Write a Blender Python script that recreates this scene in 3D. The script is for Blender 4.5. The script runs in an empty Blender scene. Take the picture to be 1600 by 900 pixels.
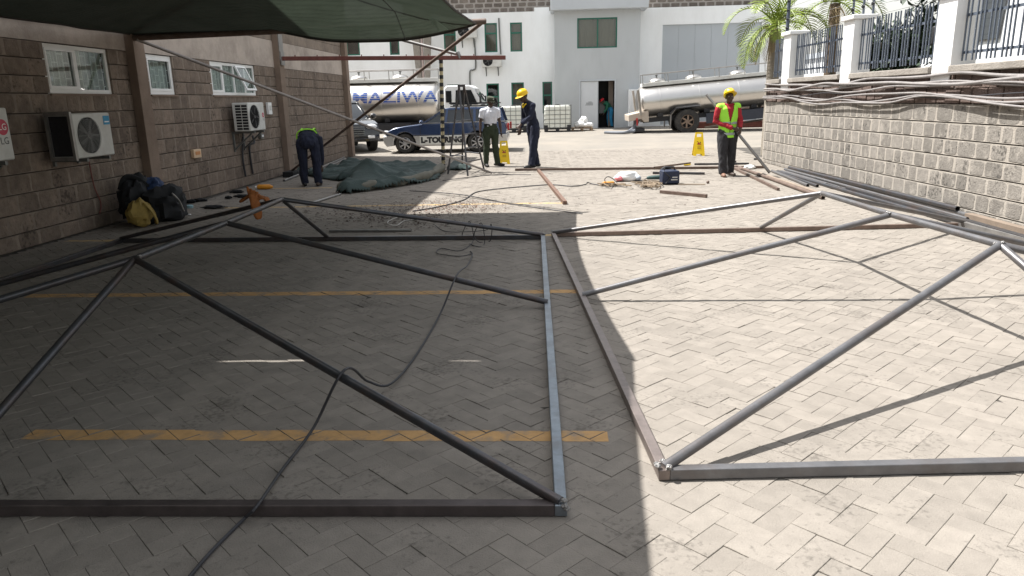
import bpy, bmesh, math, random
from mathutils import Vector, Matrix, Quaternion, noise
random.seed(7)
sc = bpy.context.scene
# ------------------------------------------------------------------ camera
CAM_H, F_PX = 1.62, 1142.4
PITCH, ROLL, YAW = math.radians(14.447), math.radians(-1.3357), math.radians(3.3853)
FW = Vector((-math.sin(YAW)*math.cos(PITCH), math.cos(YAW)*math.cos(PITCH), -math.sin(PITCH)))
_rt = Vector((math.cos(YAW), math.sin(YAW), 0)); _up = _rt.cross(FW)
RT = _rt*math.cos(ROLL)+_up*math.sin(ROLL); UP = -_rt*math.sin(ROLL)+_up*math.cos(ROLL)
cd = bpy.data.cameras.new('camera'); cam = bpy.data.objects.new('camera', cd)
sc.collection.objects.link(cam)
cd.sensor_width = 36; cd.lens = 36*F_PX/1600; cd.clip_start = .05; cd.clip_end = 3000
m = Matrix((RT, UP, -FW)).transposed().to_4x4(); m.translation = (0, 0, CAM_H); cam.matrix_world = m
sc.camera = cam
# ------------------------------------------------------------------ sky, sun, exposure
SUN = Vector((-.53, .20, 1)).normalized()          # towards the sun
elev = math.asin(SUN.z); azim = math.atan2(SUN.x, SUN.y)
w = bpy.data.worlds.new('World'); sc.world = w; w.use_nodes = True
nt = w.node_tree; bg = nt.nodes['Background']
sky = nt.nodes.new('ShaderNodeTexSky'); sky.sky_type = 'NISHITA'; sky.sun_disc = False
sky.sun_elevation = elev; sky.sun_rotation = azim; sky.dust_density = 2.0; sky.air_density = 1.7; sky.ozone_density = .5
hz = nt.nodes.new('ShaderNodeHueSaturation'); hz.inputs['Saturation'].default_value = .25   # milky noon sky
nt.links.new(sky.outputs[0], hz.inputs['Color']); nt.links.new(hz.outputs[0], bg.inputs[0]); bg.inputs[1].default_value = .108
ld = bpy.data.lights.new('sun', 'SUN'); ld.energy = 4.9; ld.angle = math.radians(.5); ld.color = (1, .98, .945)
so = bpy.data.objects.new('sun', ld); sc.collection.objects.link(so)
so.rotation_euler = (-SUN).to_track_quat('-Z', 'Y').to_euler(); so.location = (-10, 5, 20)
vs = sc.view_settings; vs.view_transform = 'Standard'; vs.look = 'None'; vs.gamma = 1; vs.exposure = 1.06
vs.use_curve_mapping = False
# ------------------------------------------------------------------ measuring helpers (survey points -> metres)
def ray(x, y): return FW+RT*((x-800)/F_PX)-UP*((y-450)/F_PX)
def G(x, y, z=0.):
    d = ray(x, y); return Vector((0, 0, CAM_H))+d*((z-CAM_H)/d.z)
def PX(x, y, X):
    d = ray(x, y); return Vector((0, 0, CAM_H))+d*(X/d.x)
def PY(x, y, Y):
    d = ray(x, y); return Vector((0, 0, CAM_H))+d*(Y/d.y)
def onseg(x, y, P, Q, lift=0.):
    P, Q = Vector(P), Vector(Q); best = None
    d = ray(x, y).normalized(); o = Vector((0, 0, CAM_H))
    for i in range(201):
        p = P.lerp(Q, i/200); e = (p-o)-d*((p-o).dot(d))
        if best is None or e.length < best[0]: best = (e.length, p)
    return best[1]+Vector((0, 0, lift))
def inview(p, mx=0):
    v = Vector(p)-Vector((0, 0, CAM_H)); z = v.dot(FW)
    if z < .1: return False
    return -mx < 800+F_PX*v.dot(RT)/z < 1600+mx and -mx < 450-F_PX*v.dot(UP)/z < 900+mx
def gz(y): return 0. if y < 24 else min((y-24)*.25/11, .25)   # the yard rises a little towards the factory
# ------------------------------------------------------------------ mesh builder
class MB:
    def __init__(s): s.v = []; s.f = []; s.a = []
    def add(s, vs_, fs, M=None):
        n = len(s.v); s.v += [tuple(M @ Vector(p)) if M else tuple(p) for p in vs_]
        s.f += [tuple(i+n for i in q) for q in fs]; return s
    def box(s, x0, x1, y0, y1, z0, z1, M=None):
        v = [(x, y, z) for z in (z0, z1) for y in (y0, y1) for x in (x0, x1)]
        return s.add(v, [(0, 2, 3, 1), (4, 5, 7, 6), (0, 1, 5, 4), (2, 6, 7, 3), (0, 4, 6, 2), (1, 3, 7, 5)], M)
    def cbox(s, c, sx, sy, sz, M=None):
        return s.box(c[0]-sx/2, c[0]+sx/2, c[1]-sy/2, c[1]+sy/2, c[2]-sz/2, c[2]+sz/2, M)
    def bar(s, p, q, w_, h_, up=(0, 0, 1)):
        p, q = Vector(p), Vector(q); d = (q-p).normalized(); up = Vector(up)
        sd = d.cross(up)
        if sd.length < 1e-4: sd = d.cross(Vector((1, 0, 0)))
        sd.normalize(); u = sd.cross(d)
        v = [e+sd*(a*w_/2)+u*(b*h_/2) for e in (p, q) for a, b in ((-1, -1), (1, -1), (1, 1), (-1, 1))]
        return s.add(v, [(0, 1, 2, 3), (7, 6, 5, 4), (0, 4, 5, 1), (1, 5, 6, 2), (2, 6, 7, 3), (3, 7, 4, 0)])
    def tube(s, pts, r, n=10, cap=True, hollow=0, sx=1, sy=1, ref=None, round_=False):
        pts = [Vector(p) for p in pts]; k = len(pts)
        rs = list(r) if hasattr(r, '__len__') else [r]*k
        if round_:
            d0 = (pts[0]-pts[1]).normalized(); d1 = (pts[-1]-pts[-2]).normalized(); r0, r1 = rs[0], rs[-1]
            a = [(pts[0]+d0*r0*math.sin(t), r0*math.cos(t)) for t in (1.45, 1.0, .5)]
            b = [(pts[-1]+d1*r1*math.sin(t), r1*math.cos(t)) for t in (.5, 1.0, 1.45)]
            pts = [e[0] for e in a]+pts+[e[0] for e in b]; rs = [e[1] for e in a]+rs+[e[1] for e in b]; k = len(pts)
        T = [(pts[min(i+1, k-1)]-pts[max(i-1, 0)]).normalized() for i in range(k)]
        N = Vector(ref) if ref else (Vector((0, 0, 1)) if abs(T[0].z) < .9 else Vector((1, 0, 0)))
        N = (N-T[0]*N.dot(T[0])).normalized(); base = len(s.v); vs_ = []; fs = []
        for i in range(k):
            if i:
                N = N-T[i]*N.dot(T[i])
                N = N.normalized() if N.length > 1e-6 else T[i].orthogonal().normalized()
            B_ = T[i].cross(N)
            vs_ += [pts[i]+N*(rs[i]*sy*math.cos(2*math.pi*j/n))+B_*(rs[i]*sx*math.sin(2*math.pi*j/n)) for j in range(n)]
        for i in range(k-1):
            for j in range(n):
                fs.append((i*n+j, i*n+(j+1) % n, (i+1)*n+(j+1) % n, (i+1)*n+j))
        if hollow:
            for e, t, st in ((0, T[0], 1), (k-1, -T[-1], -1)):
                o = len(vs_); c = pts[e]
                for dep in (0, hollow):
                    vs_ += [c+t*dep+(Vector(vs_[e*n+j])-c)*.8 for j in range(n)]
                for j in range(n):
                    a = [(e*n+j, o+j, o+(j+1) % n, e*n+(j+1) % n), (o+j, o+n+j, o+n+(j+1) % n, o+(j+1) % n)]
                    fs += a if st > 0 else [q[::-1] for q in a]
                fs.append(tuple(o+n+j for j in range(n)))
        elif cap:
            fs.append(tuple(range(n))[::-1]); fs.append(tuple((k-1)*n+j for j in range(n)))
        return s.add(vs_, fs)
    def prism(s, poly, fn, d0, d1):
        """poly: 2-D outline, fn(u,v,d) -> point"""
        n = len(poly)
        v = [fn(u, w_, d) for d in (d0, d1) for u, w_ in poly]
        return s.add(v, [tuple(range(n))[::-1], tuple(range(n, 2*n))]+[(i, (i+1) % n, n+(i+1) % n, n+i) for i in range(n)])
    def loft(s, rings, close=True, cap=True):
        n = len(rings[0]); v = [p for r in rings for p in r]; f = []
        for i in range(len(rings)-1):
            for j in range(n if close else n-1):
                f.append((i*n+j, i*n+(j+1) % n, (i+1)*n+(j+1) % n, (i+1)*n+j))
        if cap and close: f += [tuple(range(n))[::-1], tuple((len(rings)-1)*n+j for j in range(n))]
        return s.add(v, f)
    def ell(s, c, rx, ry, rz, n=14, k=9, M=None):
        c = Vector(c); rings = []
        for i in range(k):
            t = math.pi*(i+.5)/k
            rings.append([(c.x+rx*math.sin(t)*math.cos(2*math.pi*j/n), c.y+ry*math.sin(t)*math.sin(2*math.pi*j/n), c.z-rz*math.cos(t)) for j in range(n)])
        o = MB().loft(rings); return s.add(o.v, o.f, M)
    def lathe(s, prof, c, n=20, axis='z', M=None):
        rings = []
        for r, h in prof:
            R_ = []
            for j in range(n):
                a = 2*math.pi*j/n; p = (r*math.cos(a), r*math.sin(a), h)
                if axis == 'x': p = (h, p[0], p[1])
                if axis == 'y': p = (p[1], h, p[0])
                R_.append((p[0]+c[0], p[1]+c[1], p[2]+c[2]))
            rings.append(R_)
        o = MB().loft(rings); return s.add(o.v, o.f, M)
    def mesh(s, name, off, smooth):
        me = bpy.data.meshes.new(name)
        me.from_pydata([(p[0]-off.x, p[1]-off.y, p[2]-off.z) for p in s.v], [], s.f)
        if smooth is not False: me.shade_smooth()
        if smooth == 'auto': me.set_sharp_from_angle(angle=math.radians(38))
        me.update(); return me
    def build(s, name, mat, parent=None, smooth='auto', bevel=0, origin=None, kind=None, solid=0):
        if origin is None:
            lo = [min(p[i] for p in s.v) for i in range(3)]; hi = [max(p[i] for p in s.v) for i in range(3)]
            origin = Vector([(a+b)/2 for a, b in zip(lo, hi)])
            if parent is None: origin.z = lo[2]
        origin = Vector(origin)
        me = s.mesh(name, origin, smooth); me.materials.append(mat)
        return put(name, me, origin, parent, bevel, kind, solid)
OFF = {}
def put(name, me, origin, parent=None, bevel=0, kind=None, solid=0):
    o = bpy.data.objects.new(name, me); sc.collection.objects.link(o)
    origin = Vector(origin); OFF[o.name] = origin
    if parent: o.parent = parent; o.location = origin-OFF[parent.name]
    else: o.location = origin
    if bevel:
        b = o.modifiers.new('bevel', 'BEVEL'); b.width = bevel; b.segments = 2; b.limit_method = 'ANGLE'; b.angle_limit = .6
    if solid:
        b = o.modifiers.new('solid', 'SOLIDIFY'); b.thickness = solid
    if kind: o['kind'] = kind
    return o
def thing(name, label, cat, loc=(0, 0, 0), group=None, rotz=0, local=False, rot=None):
    o = bpy.data.objects.new(name, None); sc.collection.objects.link(o); o.empty_display_size = .1
    o.location = loc; o.rotation_euler = rot or (0, 0, rotz); OFF[o.name] = Vector((0, 0, 0)) if local else Vector(loc)
    return tag(o, label, cat, group)
def tag(o, label, cat, group=None):
    o['label'] = label; o['category'] = cat
    if group: o['group'] = group
    return o
def spline(pts, k=8):
    pts = [Vector(p) for p in pts]; out = []
    for i in range(len(pts)-1):
        a, b, c, d = pts[max(i-1, 0)], pts[i], pts[i+1], pts[min(i+2, len(pts)-1)]
        for j in range(k):
            t = j/k
            out.append(.5*((2*b)+(c-a)*t+(2*a-5*b+4*c-d)*t*t+(3*b-a-3*c+d)*t**3))
    return out+[pts[-1]]
def text_mb(s, size, depth=0., bold=0.):
    cu = bpy.data.curves.new('t', 'FONT'); cu.body = s; cu.size = size; cu.align_x = 'CENTER'; cu.align_y = 'CENTER'; cu.offset = bold; cu.extrude = depth; cu.resolution_u = 3
    o = bpy.data.objects.new('t', cu); sc.collection.objects.link(o)
    bpy.context.view_layer.update()
    me = bpy.data.meshes.new_from_object(o.evaluated_get(bpy.context.evaluated_depsgraph_get()))
    b = MB(); b.v = [tuple(v.co) for v in me.vertices]; b.f = [tuple(p.vertices) for p in me.polygons]
    bpy.data.objects.remove(o); bpy.data.curves.remove(cu); bpy.data.meshes.remove(me); return b
def remap(b, fn): b.v = [tuple(fn(*p)) for p in b.v]; return b
# ------------------------------------------------------------------ materials
MATS = {}
def mat(name, col, rough=.6, metal=0., var=.12, vs=6., bump=0., bs=60., dirt=None, ds=1.2, damt=.5, rnd=0., attr=None, spec=.4, coat=0., dlo=.45, dhi=.7, streak=None, speck=0., ss=38.):
    if name in MATS: return MATS[name]
    M = bpy.data.materials.new(name); M.use_nodes = True; nt = M.node_tree; N = nt.nodes; L = nt.links
    P = N['Principled BSDF']; P.inputs['Roughness'].default_value = rough; P.inputs['Metallic'].default_value = metal
    P.inputs['Specular IOR Level'].default_value = spec; P.inputs['Coat Weight'].default_value = coat
    geo = N.new('ShaderNodeNewGeometry')
    vec = geo.outputs['Position']
    if streak:
        mp = N.new('ShaderNodeMapping'); mp.inputs['Scale'].default_value = streak; L.new(vec, mp.inputs[0]); vec = mp.outputs[0]
    n1 = N.new('ShaderNodeTexNoise'); n1.inputs['Scale'].default_value = vs; n1.inputs['Detail'].default_value = 8; n1.inputs['Roughness'].default_value = .65
    L.new(vec, n1.inputs['Vector'])
    mr = N.new('ShaderNodeMapRange'); mr.inputs[1].default_value = .25; mr.inputs[2].default_value = .75
    mr.inputs[3].default_value = 1-var; mr.inputs[4].default_value = 1+var; L.new(n1.outputs[0], mr.inputs[0])
    val = mr.outputs[0]
    if rnd:
        if attr:
            a = N.new('ShaderNodeAttribute'); a.attribute_name = attr; src = a.outputs['Fac']
        else:
            a = N.new('ShaderNodeObjectInfo'); src = a.outputs['Random']
        m2 = N.new('ShaderNodeMapRange'); m2.inputs[3].default_value = 1-rnd; m2.inputs[4].default_value = 1+rnd; L.new(src, m2.inputs[0])
        mm = N.new('ShaderNodeMath'); mm.operation = 'MULTIPLY'; L.new(val, mm.inputs[0]); L.new(m2.outputs[0], mm.inputs[1]); val = mm.outputs[0]
    hs = N.new('ShaderNodeVectorMath'); hs.operation = 'SCALE'; hs.inputs[0].default_value = col; L.new(val, hs.inputs['Scale'])
    out = hs.outputs[0]
    if dirt:
        n2 = N.new('ShaderNodeTexNoise'); n2.inputs['Scale'].default_value = ds; n2.inputs['Detail'].default_value = 7; n2.inputs['Roughness'].default_value = .7
        L.new(vec, n2.inputs['Vector'])
        r2 = N.new('ShaderNodeMapRange'); r2.inputs[1].default_value = dlo; r2.inputs[2].default_value = dhi; r2.inputs[4].default_value = damt; L.new(n2.outputs[0], r2.inputs[0])
        mx = N.new('ShaderNodeMix'); mx.data_type = 'RGBA'; L.new(r2.outputs[0], mx.inputs[0]); L.new(out, mx.inputs[6]); mx.inputs[7].default_value = (*dirt, 1); out = mx.outputs[2]
    if speck:
        n4 = N.new('ShaderNodeTexNoise'); n4.inputs['Scale'].default_value = ss; n4.inputs['Detail'].default_value = 4; L.new(geo.outputs['Position'], n4.inputs['Vector'])
        n5 = N.new('ShaderNodeTexNoise'); n5.inputs['Scale'].default_value = 2.3; n5.inputs['Detail'].default_value = 3; L.new(geo.outputs['Position'], n5.inputs['Vector'])
        ad = N.new('ShaderNodeMath'); ad.operation = 'ADD'; L.new(n4.outputs[0], ad.inputs[0]); L.new(n5.outputs[0], ad.inputs[1])
        r4 = N.new('ShaderNodeMapRange'); r4.inputs[1].default_value = 1.12; r4.inputs[2].default_value = 1.28; r4.inputs[3].default_value = 1; r4.inputs[4].default_value = 1-speck; L.new(ad.outputs[0], r4.inputs[0])
        s4 = N.new('ShaderNodeVectorMath'); s4.operation = 'SCALE'; L.new(out, s4.inputs[0]); L.new(r4.outputs[0], s4.inputs['Scale']); out = s4.outputs[0]
    L.new(out, P.inputs['Base Color'])
    if bump:
        n3 = N.new('ShaderNodeTexNoise'); n3.inputs['Scale'].default_value = bs; n3.inputs['Detail'].default_value = 6; L.new(geo.outputs['Position'], n3.inputs['Vector'])
        b = N.new('ShaderNodeBump'); b.inputs['Strength'].default_value = bump; b.inputs['Distance'].default_value = .02; L.new(n3.outputs[0], b.inputs['Height']); L.new(b.outputs[0], P.inputs['Normal'])
    MATS[name] = M; return M
def glass(name, tint=(.8, .85, .85), refl=.12, rough=.02):
    if name in MATS: return MATS[name]
    M = bpy.data.materials.new(name); M.use_nodes = True; nt = M.node_tree; N = nt.nodes; L = nt.links
    N.remove(N['Principled BSDF']); o = N['Material Output']
    t = N.new('ShaderNodeBsdfTransparent'); t.inputs[0].default_value = (*tint, 1)
    g = N.new('ShaderNodeBsdfGlossy'); g.inputs['Roughness'].default_value = rough
    fr = N.new('ShaderNodeFresnel'); fr.inputs[0].default_value = 1.5
    ad = N.new('ShaderNodeMath'); ad.operation = 'ADD'; ad.inputs[1].default_value = refl; ad.use_clamp = True; gg = N.new('ShaderNodeNewGeometry'); sb_ = N.new('ShaderNodeMath'); sb_.operation = 'SUBTRACT'; sb_.inputs[0].default_value = 1; L.new(gg.outputs['Backfacing'], sb_.inputs[1]); L.new(fr.outputs[0], ad.inputs[0])
    x = N.new('ShaderNodeMixShader'); mu = N.new('ShaderNodeMath'); mu.operation = 'MULTIPLY'; L.new(ad.outputs[0], mu.inputs[0]); L.new(sb_.outputs[0], mu.inputs[1]); L.new(mu.outputs[0], x.inputs[0]); L.new(t.outputs[0], x.inputs[1]); L.new(g.outputs[0], x.inputs[2]); L.new(x.outputs[0], o.inputs[0])
    MATS[name] = M; return M
def netmat(name, col, trans, hole):
    M = bpy.data.materials.new(name); M.use_nodes = True; nt = M.node_tree; N = nt.nodes; L = nt.links
    N.remove(N['Principled BSDF']); o = N['Material Output']
    geo = N.new('ShaderNodeNewGeometry')
    wv = N.new('ShaderNodeTexWave'); wv.inputs['Scale'].default_value = 3.2; wv.inputs['Distortion'].default_value = 5; wv.inputs['Detail'].default_value = 3; wv.bands_direction = 'Y'
    L.new(geo.outputs['Position'], wv.inputs['Vector'])
    bp = N.new('ShaderNodeBump'); bp.inputs['Strength'].default_value = .35; bp.inputs['Distance'].default_value = .05; L.new(wv.outputs[1], bp.inputs['Height'])
    nz = N.new('ShaderNodeTexNoise'); nz.inputs['Scale'].default_value = 2.5; nz.inputs['Detail'].default_value = 5; L.new(geo.outputs['Position'], nz.inputs['Vector'])
    def colr(c, amp):
        mr = N.new('ShaderNodeMapRange'); mr.inputs[3].default_value = 1-amp; mr.inputs[4].default_value = 1+amp; L.new(nz.outputs[0], mr.inputs[0])
        s = N.new('ShaderNodeVectorMath'); s.operation = 'SCALE'; s.inputs[0].default_value = c; L.new(mr.outputs[0], s.inputs['Scale']); return s.outputs[0]
    d = N.new('ShaderNodeBsdfDiffuse'); L.new(colr(col, .3), d.inputs[0]); L.new(bp.outputs[0], d.inputs['Normal'])
    t = N.new('ShaderNodeBsdfTranslucent'); L.new(colr(trans, .3), t.inputs[0]); L.new(bp.outputs[0], t.inputs['Normal'])
    a = N.new('ShaderNodeAddShader'); L.new(d.outputs[0], a.inputs[0]); L.new(t.outputs[0], a.inputs[1])
    tr = N.new('ShaderNodeBsdfTransparent'); x = N.new('ShaderNodeMixShader'); x.inputs[0].default_value = hole
    L.new(a.outputs[0], x.inputs[1]); L.new(tr.outputs[0], x.inputs[2]); L.new(x.outputs[0], o.inputs[0])
    MATS[name] = M; return M
PAV = (.230, .206, .179)
m_paver = mat('paver_concrete', PAV, .92, var=.14, vs=9, bump=.25, bs=140, speck=.3, dirt=(.125, .113, .10), ds=1.1, damt=.38, dlo=.48, dhi=.80, rnd=.07, spec=.12)
m_paver_f = mat('paver_concrete_field', PAV, .92, var=.14, vs=9, bump=.25, bs=140, speck=.3, dirt=(.125, .113, .10), ds=1.1, damt=.38, dlo=.48, dhi=.80, rnd=.07, attr='tint', spec=.12)
m_bed = mat('joint_sand', (.10, .09, .077), 1, var=.3, vs=5, dirt=(.035, .03, .026), ds=2.5, damt=.85, dlo=.42, dhi=.58)
m_yard = mat('yard_concrete', (.204, .185, .160), .95, var=.12, vs=.9, bump=.2, bs=30, dirt=(.30, .26, .21), ds=.35, damt=.6)
m_steel = mat('mill_steel', (.15, .148, .152), .42, .55, var=.3, vs=7, dirt=(.13, .10, .085), ds=4, damt=.6, bump=.05, bs=90)
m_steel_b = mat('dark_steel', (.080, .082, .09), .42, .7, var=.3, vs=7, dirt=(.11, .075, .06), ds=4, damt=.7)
m_rust = mat('rusty_steel', (.145, .105, .085), .6, .3, var=.35, vs=9, dirt=(.10, .06, .045), ds=5, damt=.7)
m_redox = mat('red_oxide_paint', (.16, .055, .045), .6, 0, var=.3, vs=8)
m_galv = mat('galvanised_pipe', (.27, .26, .25), .4, .6, var=.25, vs=8)
m_weld = mat('weld_bead', (.30, .29, .28), .35, .8, var=.6, vs=60, bump=.8, bs=120)
m_black = mat('black_rubber', (.018, .018, .019), .6, var=.3)
m_cable = mat('cable_jacket', (.035, .035, .04), .55, var=.3)
m_stoneL = mat('building_stone', (.20, .155, .122), .95, var=.3, vs=10, bump=.6, bs=38, speck=.5, ss=22, dirt=(.08, .06, .05), ds=2.2, damt=.6, rnd=.2)
m_mortL = mat('building_mortar', (.245, .198, .16), .95, var=.2, vs=8, bump=.4, bs=60, dirt=(.11, .085, .07), ds=1.5, damt=.6)
m_coreL = mat('joint_shadow_mortar', (.035, .028, .024), 1, var=.2)
m_plas = mat('grey_render', (.45, .385, .335), .9, var=.14, vs=2.5, bump=.25, bs=40, dirt=(.17, .14, .12), ds=.9, damt=.7)
m_pilas = mat('brown_render', (.225, .168, .13), .9, var=.15, vs=3, bump=.25, bs=40, dirt=(.13, .09, .07), ds=1.2, damt=.6)
m_stoneR = mat('grey_wall_stone', (.20, .182, .160), .95, var=.22, vs=14, bump=.5, bs=45, dirt=(.33, .30, .262), ds=5.5, damt=.8, dlo=.52, dhi=.66, rnd=.2, speck=.6, ss=24)
m_mortR = mat('pale_mortar', (.345, .312, .270), .95, var=.14, vs=7, bump=.4, bs=55, dirt=(.33, .29, .25), ds=1.6, damt=.6)
m_bandR = mat('brown_stained_stone', (.15, .11, .095), .95, var=.3, vs=9, bump=.8, bs=40)
m_cope = mat('coping_concrete', (.27, .245, .215), .9, var=.2, vs=7, bump=.5, bs=40, dirt=(.16, .14, .12), ds=2, damt=.6)
m_white = mat('white_paint', (.78, .78, .77), .7, var=.04, vs=3, dirt=(.55, .53, .5), ds=.8, damt=.45, dlo=.5, dhi=.8)
m_wall = mat('factory_white', (.85, .865, .87), .75, var=.03, vs=1.2, dirt=(.62, .62, .60), ds=.35, damt=.5, streak=(1, 1, .35))
m_bay = mat('factory_grey', (.465, .487, .50), .75, var=.04, vs=1.2, dirt=(.33, .34, .35), ds=.5, damt=.5, streak=(1, 1, .35))
m_fascia = mat('fascia_grey', (.50, .53, .56), .7, var=.04, vs=1.2)
m_shut = mat('shutter_grey', (.41, .44, .465), .6, var=.04, vs=1)
m_green = mat('green_window_frame', (.02, .13, .09), .5)
m_alu = mat('white_aluminium', (.82, .82, .81), .4, var=.04)
m_acw = mat('ac_casing', (.60, .60, .575), .5, var=.07, vs=5, dirt=(.40, .37, .33), ds=3, damt=.5)
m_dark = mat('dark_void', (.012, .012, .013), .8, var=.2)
m_fin = mat('condenser_fin', (.03, .03, .034), .5, .4, var=.3, vs=40)
m_curt = mat('curtain', (.55, .56, .54), .9, var=.25, vs=14, streak=(6, 6, .3))
m_curtb = mat('brown_curtain', (.20, .165, .14), .9, var=.3, vs=10, streak=(5, 5, .2))
m_glass = glass('window_glass', (.80, .85, .83), .06)
m_glassd = glass('tinted_glass', (.18, .2, .22), .08)
m_stainless = mat('stainless_steel', (.60, .58, .555), .33, 1., var=.05, vs=2, dirt=(.55, .52, .48), ds=1.2, damt=.4)
m_chass = mat('chassis_black', (.025, .025, .028), .6, var=.3)
m_tyre = mat('tyre', (.03, .029, .028), .85, var=.25, vs=20, dirt=(.12, .105, .09), ds=6, damt=.4)
m_rim = mat('alloy_rim', (.62, .62, .63), .3, .8, var=.1)
m_hubs = mat('dusty_hub', (.22, .16, .12), .6, .3, var=.3, vs=20)
m_navy = mat('navy_car_paint', (.014, .036, .10), .22, .1, var=.1, coat=.7, dirt=(.06, .07, .10), ds=2, damt=.3)
m_silver = mat('silver_car_paint', (.52, .52, .51), .3, .4, var=.06, coat=.4, dirt=(.36, .32, .27), ds=3, damt=.4)
m_suv = mat('dark_car_paint', (.02, .02, .021), .2, .1, var=.1, coat=.8)
m_cabw = mat('truck_white', (.75, .76, .76), .35, var=.04)
m_lamp = mat('lamp_glass', (.75, .75, .74), .12, var=.05, spec=.8)
m_red = mat('red_reflector', (.35, .02, .02), .35)
m_blue = mat('blue_lettering', (.02, .07, .30), .5, var=.15)
m_ink = mat('black_lettering', (.02, .02, .022), .6)
m_yel = mat('yellow_plastic', (.82, .56, .01), .45, var=.06)
m_hat = mat('yellow_hard_hat', (.80, .50, .008), .35, var=.05)
m_skin = mat('dark_skin', (.062, .036, .025), .5, var=.12, vs=30)
m_skin2 = mat('sandal_skin', (.20, .11, .075), .55, var=.12, vs=30)
m_hair = mat('black_hair', (.010, .009, .009), .8)
m_eye = mat('eye_white', (.6, .57, .53), .3)
m_shirt = mat('white_shirt_cloth', (.66, .67, .72), .9, var=.05, bump=.2, bs=25)
m_olive = mat('olive_trousers_cloth', (.032, .042, .024), .95, var=.15)
m_nav = mat('navy_overall_cloth', (.014, .017, .034), .95, var=.2, vs=12)
m_blk = mat('charcoal_trousers_cloth', (.030, .029, .032), .95, var=.2)
m_redc = mat('red_shirt_cloth', (.34, .022, .032), .9, var=.15)
m_hiviz = mat('hi_viz_cloth', (.36, .80, .06), .8, var=.06)
m_refl = mat('reflective_tape', (.33, .36, .36), .35, .2)
m_camo = mat('camouflage_cloth', (.05, .055, .035), .95, var=.6, vs=40)
m_boot = mat('black_boot', (.014, .013, .013), .5)
m_brshoe = mat('brown_shoe', (.07, .05, .04), .6)
m_tarp = mat('green_tarp', (.034, .054, .050), .75, var=.2, vs=6, bump=.4, bs=20)
m_tarpb = mat('tarp_underside', (.13, .125, .10), .8, var=.2, vs=6)
m_net = netmat('shade_net', (.027, .020, .017), (.0115, .0150, .0108), .012)
m_netb = mat('net_binding', (.03, .026, .022), .9, var=.2)
m_leaf = mat('palm_leaf', (.165, .22, .022), .5, var=.35, vs=5)
m_leafd = mat('dry_palm_leaf', (.27, .20, .11), .8, var=.3, vs=5)
m_treel = mat('dark_tree_leaf', (.022, .040, .018), .6, var=.5, vs=3)
m_bark = mat('bark', (.18, .155, .13), .9, var=.3, vs=12, bump=.6)
m_fence = mat('fence_blue_grey', (.10, .118, .15), .4, .2, var=.15)
m_pvc = mat('grey_pipe', (.23, .212, .203), .7, var=.25, vs=7)
m_paint = mat('worn_yellow_paint', (.46, .275, .115), .85, var=.2, vs=14, dirt=(.23, .19, .15), ds=6, damt=.85, dlo=.5, dhi=.64)
m_paint2 = mat('faded_yellow_paint', (.45, .31, .14), .9, var=.2, vs=14, dirt=(.30, .26, .21), ds=7, damt=.9, dlo=.45, dhi=.62)
m_bagd = mat('dark_bag_cloth', (.008, .009, .011), .8, var=.3, vs=12)
m_bagb = mat('blue_bag_cloth', (.014, .034, .095), .7, var=.25)
m_bagy = mat('yellow_bag_cloth', (.27, .19, .05), .8, var=.25, vs=12)
m_plast = mat('white_plastic', (.80, .80, .79), .45, var=.04)
m_pink = mat('pink_bag_print', (.75, .24, .26), .5)
m_orange = mat('orange_leather', (.29, .10, .028), .85, var=.25, vs=20)
m_gplast = mat('pale_green_plastic', (.30, .44, .34), .4)
m_ibc = mat('tote_plastic', (.78, .79, .72), .45, var=.04)
m_cage = mat('cage_steel', (.16, .165, .16), .4, .5)
m_wood = mat('pallet_wood', (.25, .18, .12), .9, var=.3, vs=10)
m_hose = mat('grey_hose', (.17, .18, .20), .6, var=.15)
m_bluebox = mat('blue_case', (.015, .022, .05), .5, var=.1)
m_tool = mat('teal_tool', (.03, .065, .06), .5)
m_debris = mat('leaf_litter', (.06, .038, .03), .95, var=.5, vs=30, rnd=.0)
m_logo = mat('red_emblem', (.50, .015, .06), .4)
m_sticker = mat('blue_sticker', (.02, .26, .48), .5)
m_orangeb = mat('orange_bottle', (.62, .25, .02), .4)
m_parap = mat('parapet_stone', (.17, .145, .125), .95, var=.3, vs=6, bump=.6, bs=20, rnd=.2)
m_parm = mat('parapet_mortar', (.36, .33, .30), .95, var=.15, vs=5)
m_grass = mat('terrace_soil', (.13, .11, .07), 1, var=.3)
# ------------------------------------------------------------------ ground, paving, markings
b = MB()
ys = [-60, 0, 24, 27, 30, 33, 35, 60, 1500]
for i, y in enumerate(ys):
    b.v += [(-1500, y, gz(y)-.045), (1500, y, gz(y)-.045)]
    if i: b.f.append((2*i-2, 2*i-1, 2*i+1, 2*i))
b.v = [(x, y, z+(.041 if y >= 24 else 0)) for x, y, z in b.v]
b.build('ground', m_yard, smooth=False, kind='structure', origin=(0, 0, 0))
paving = MB().box(-6.40, 6.6, -3, 23.98, -.04, -.0045).build('paving', m_bed, smooth=False, kind='structure')
def paver_mb(b, cx, cy, ang, L_, W_, z=0, tx=0, ty=0):
    c, s = math.cos(ang), math.sin(ang); v = []
    for ins, zz in ((0, -.02), (0, -.0016), (.0017, 0)):
        for u, q in ((-1, -1), (1, -1), (1, 1), (-1, 1)):
            x, y = u*(L_/2-ins), q*(W_/2-ins)
            v.append((cx+c*x-s*y, cy+s*x+c*y, z+zz+tx*x+ty*y))
    f = [(8, 9, 10, 11)]
    for r in (0, 4): f += [(r+j, r+(j+1) % 4, r+4+(j+1) % 4, r+4+j) for j in range(4)]
    return b.add(v, f)
U_ = .1035; c45 = math.sqrt(.5); pl = []; ROT = math.radians(.9)
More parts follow.
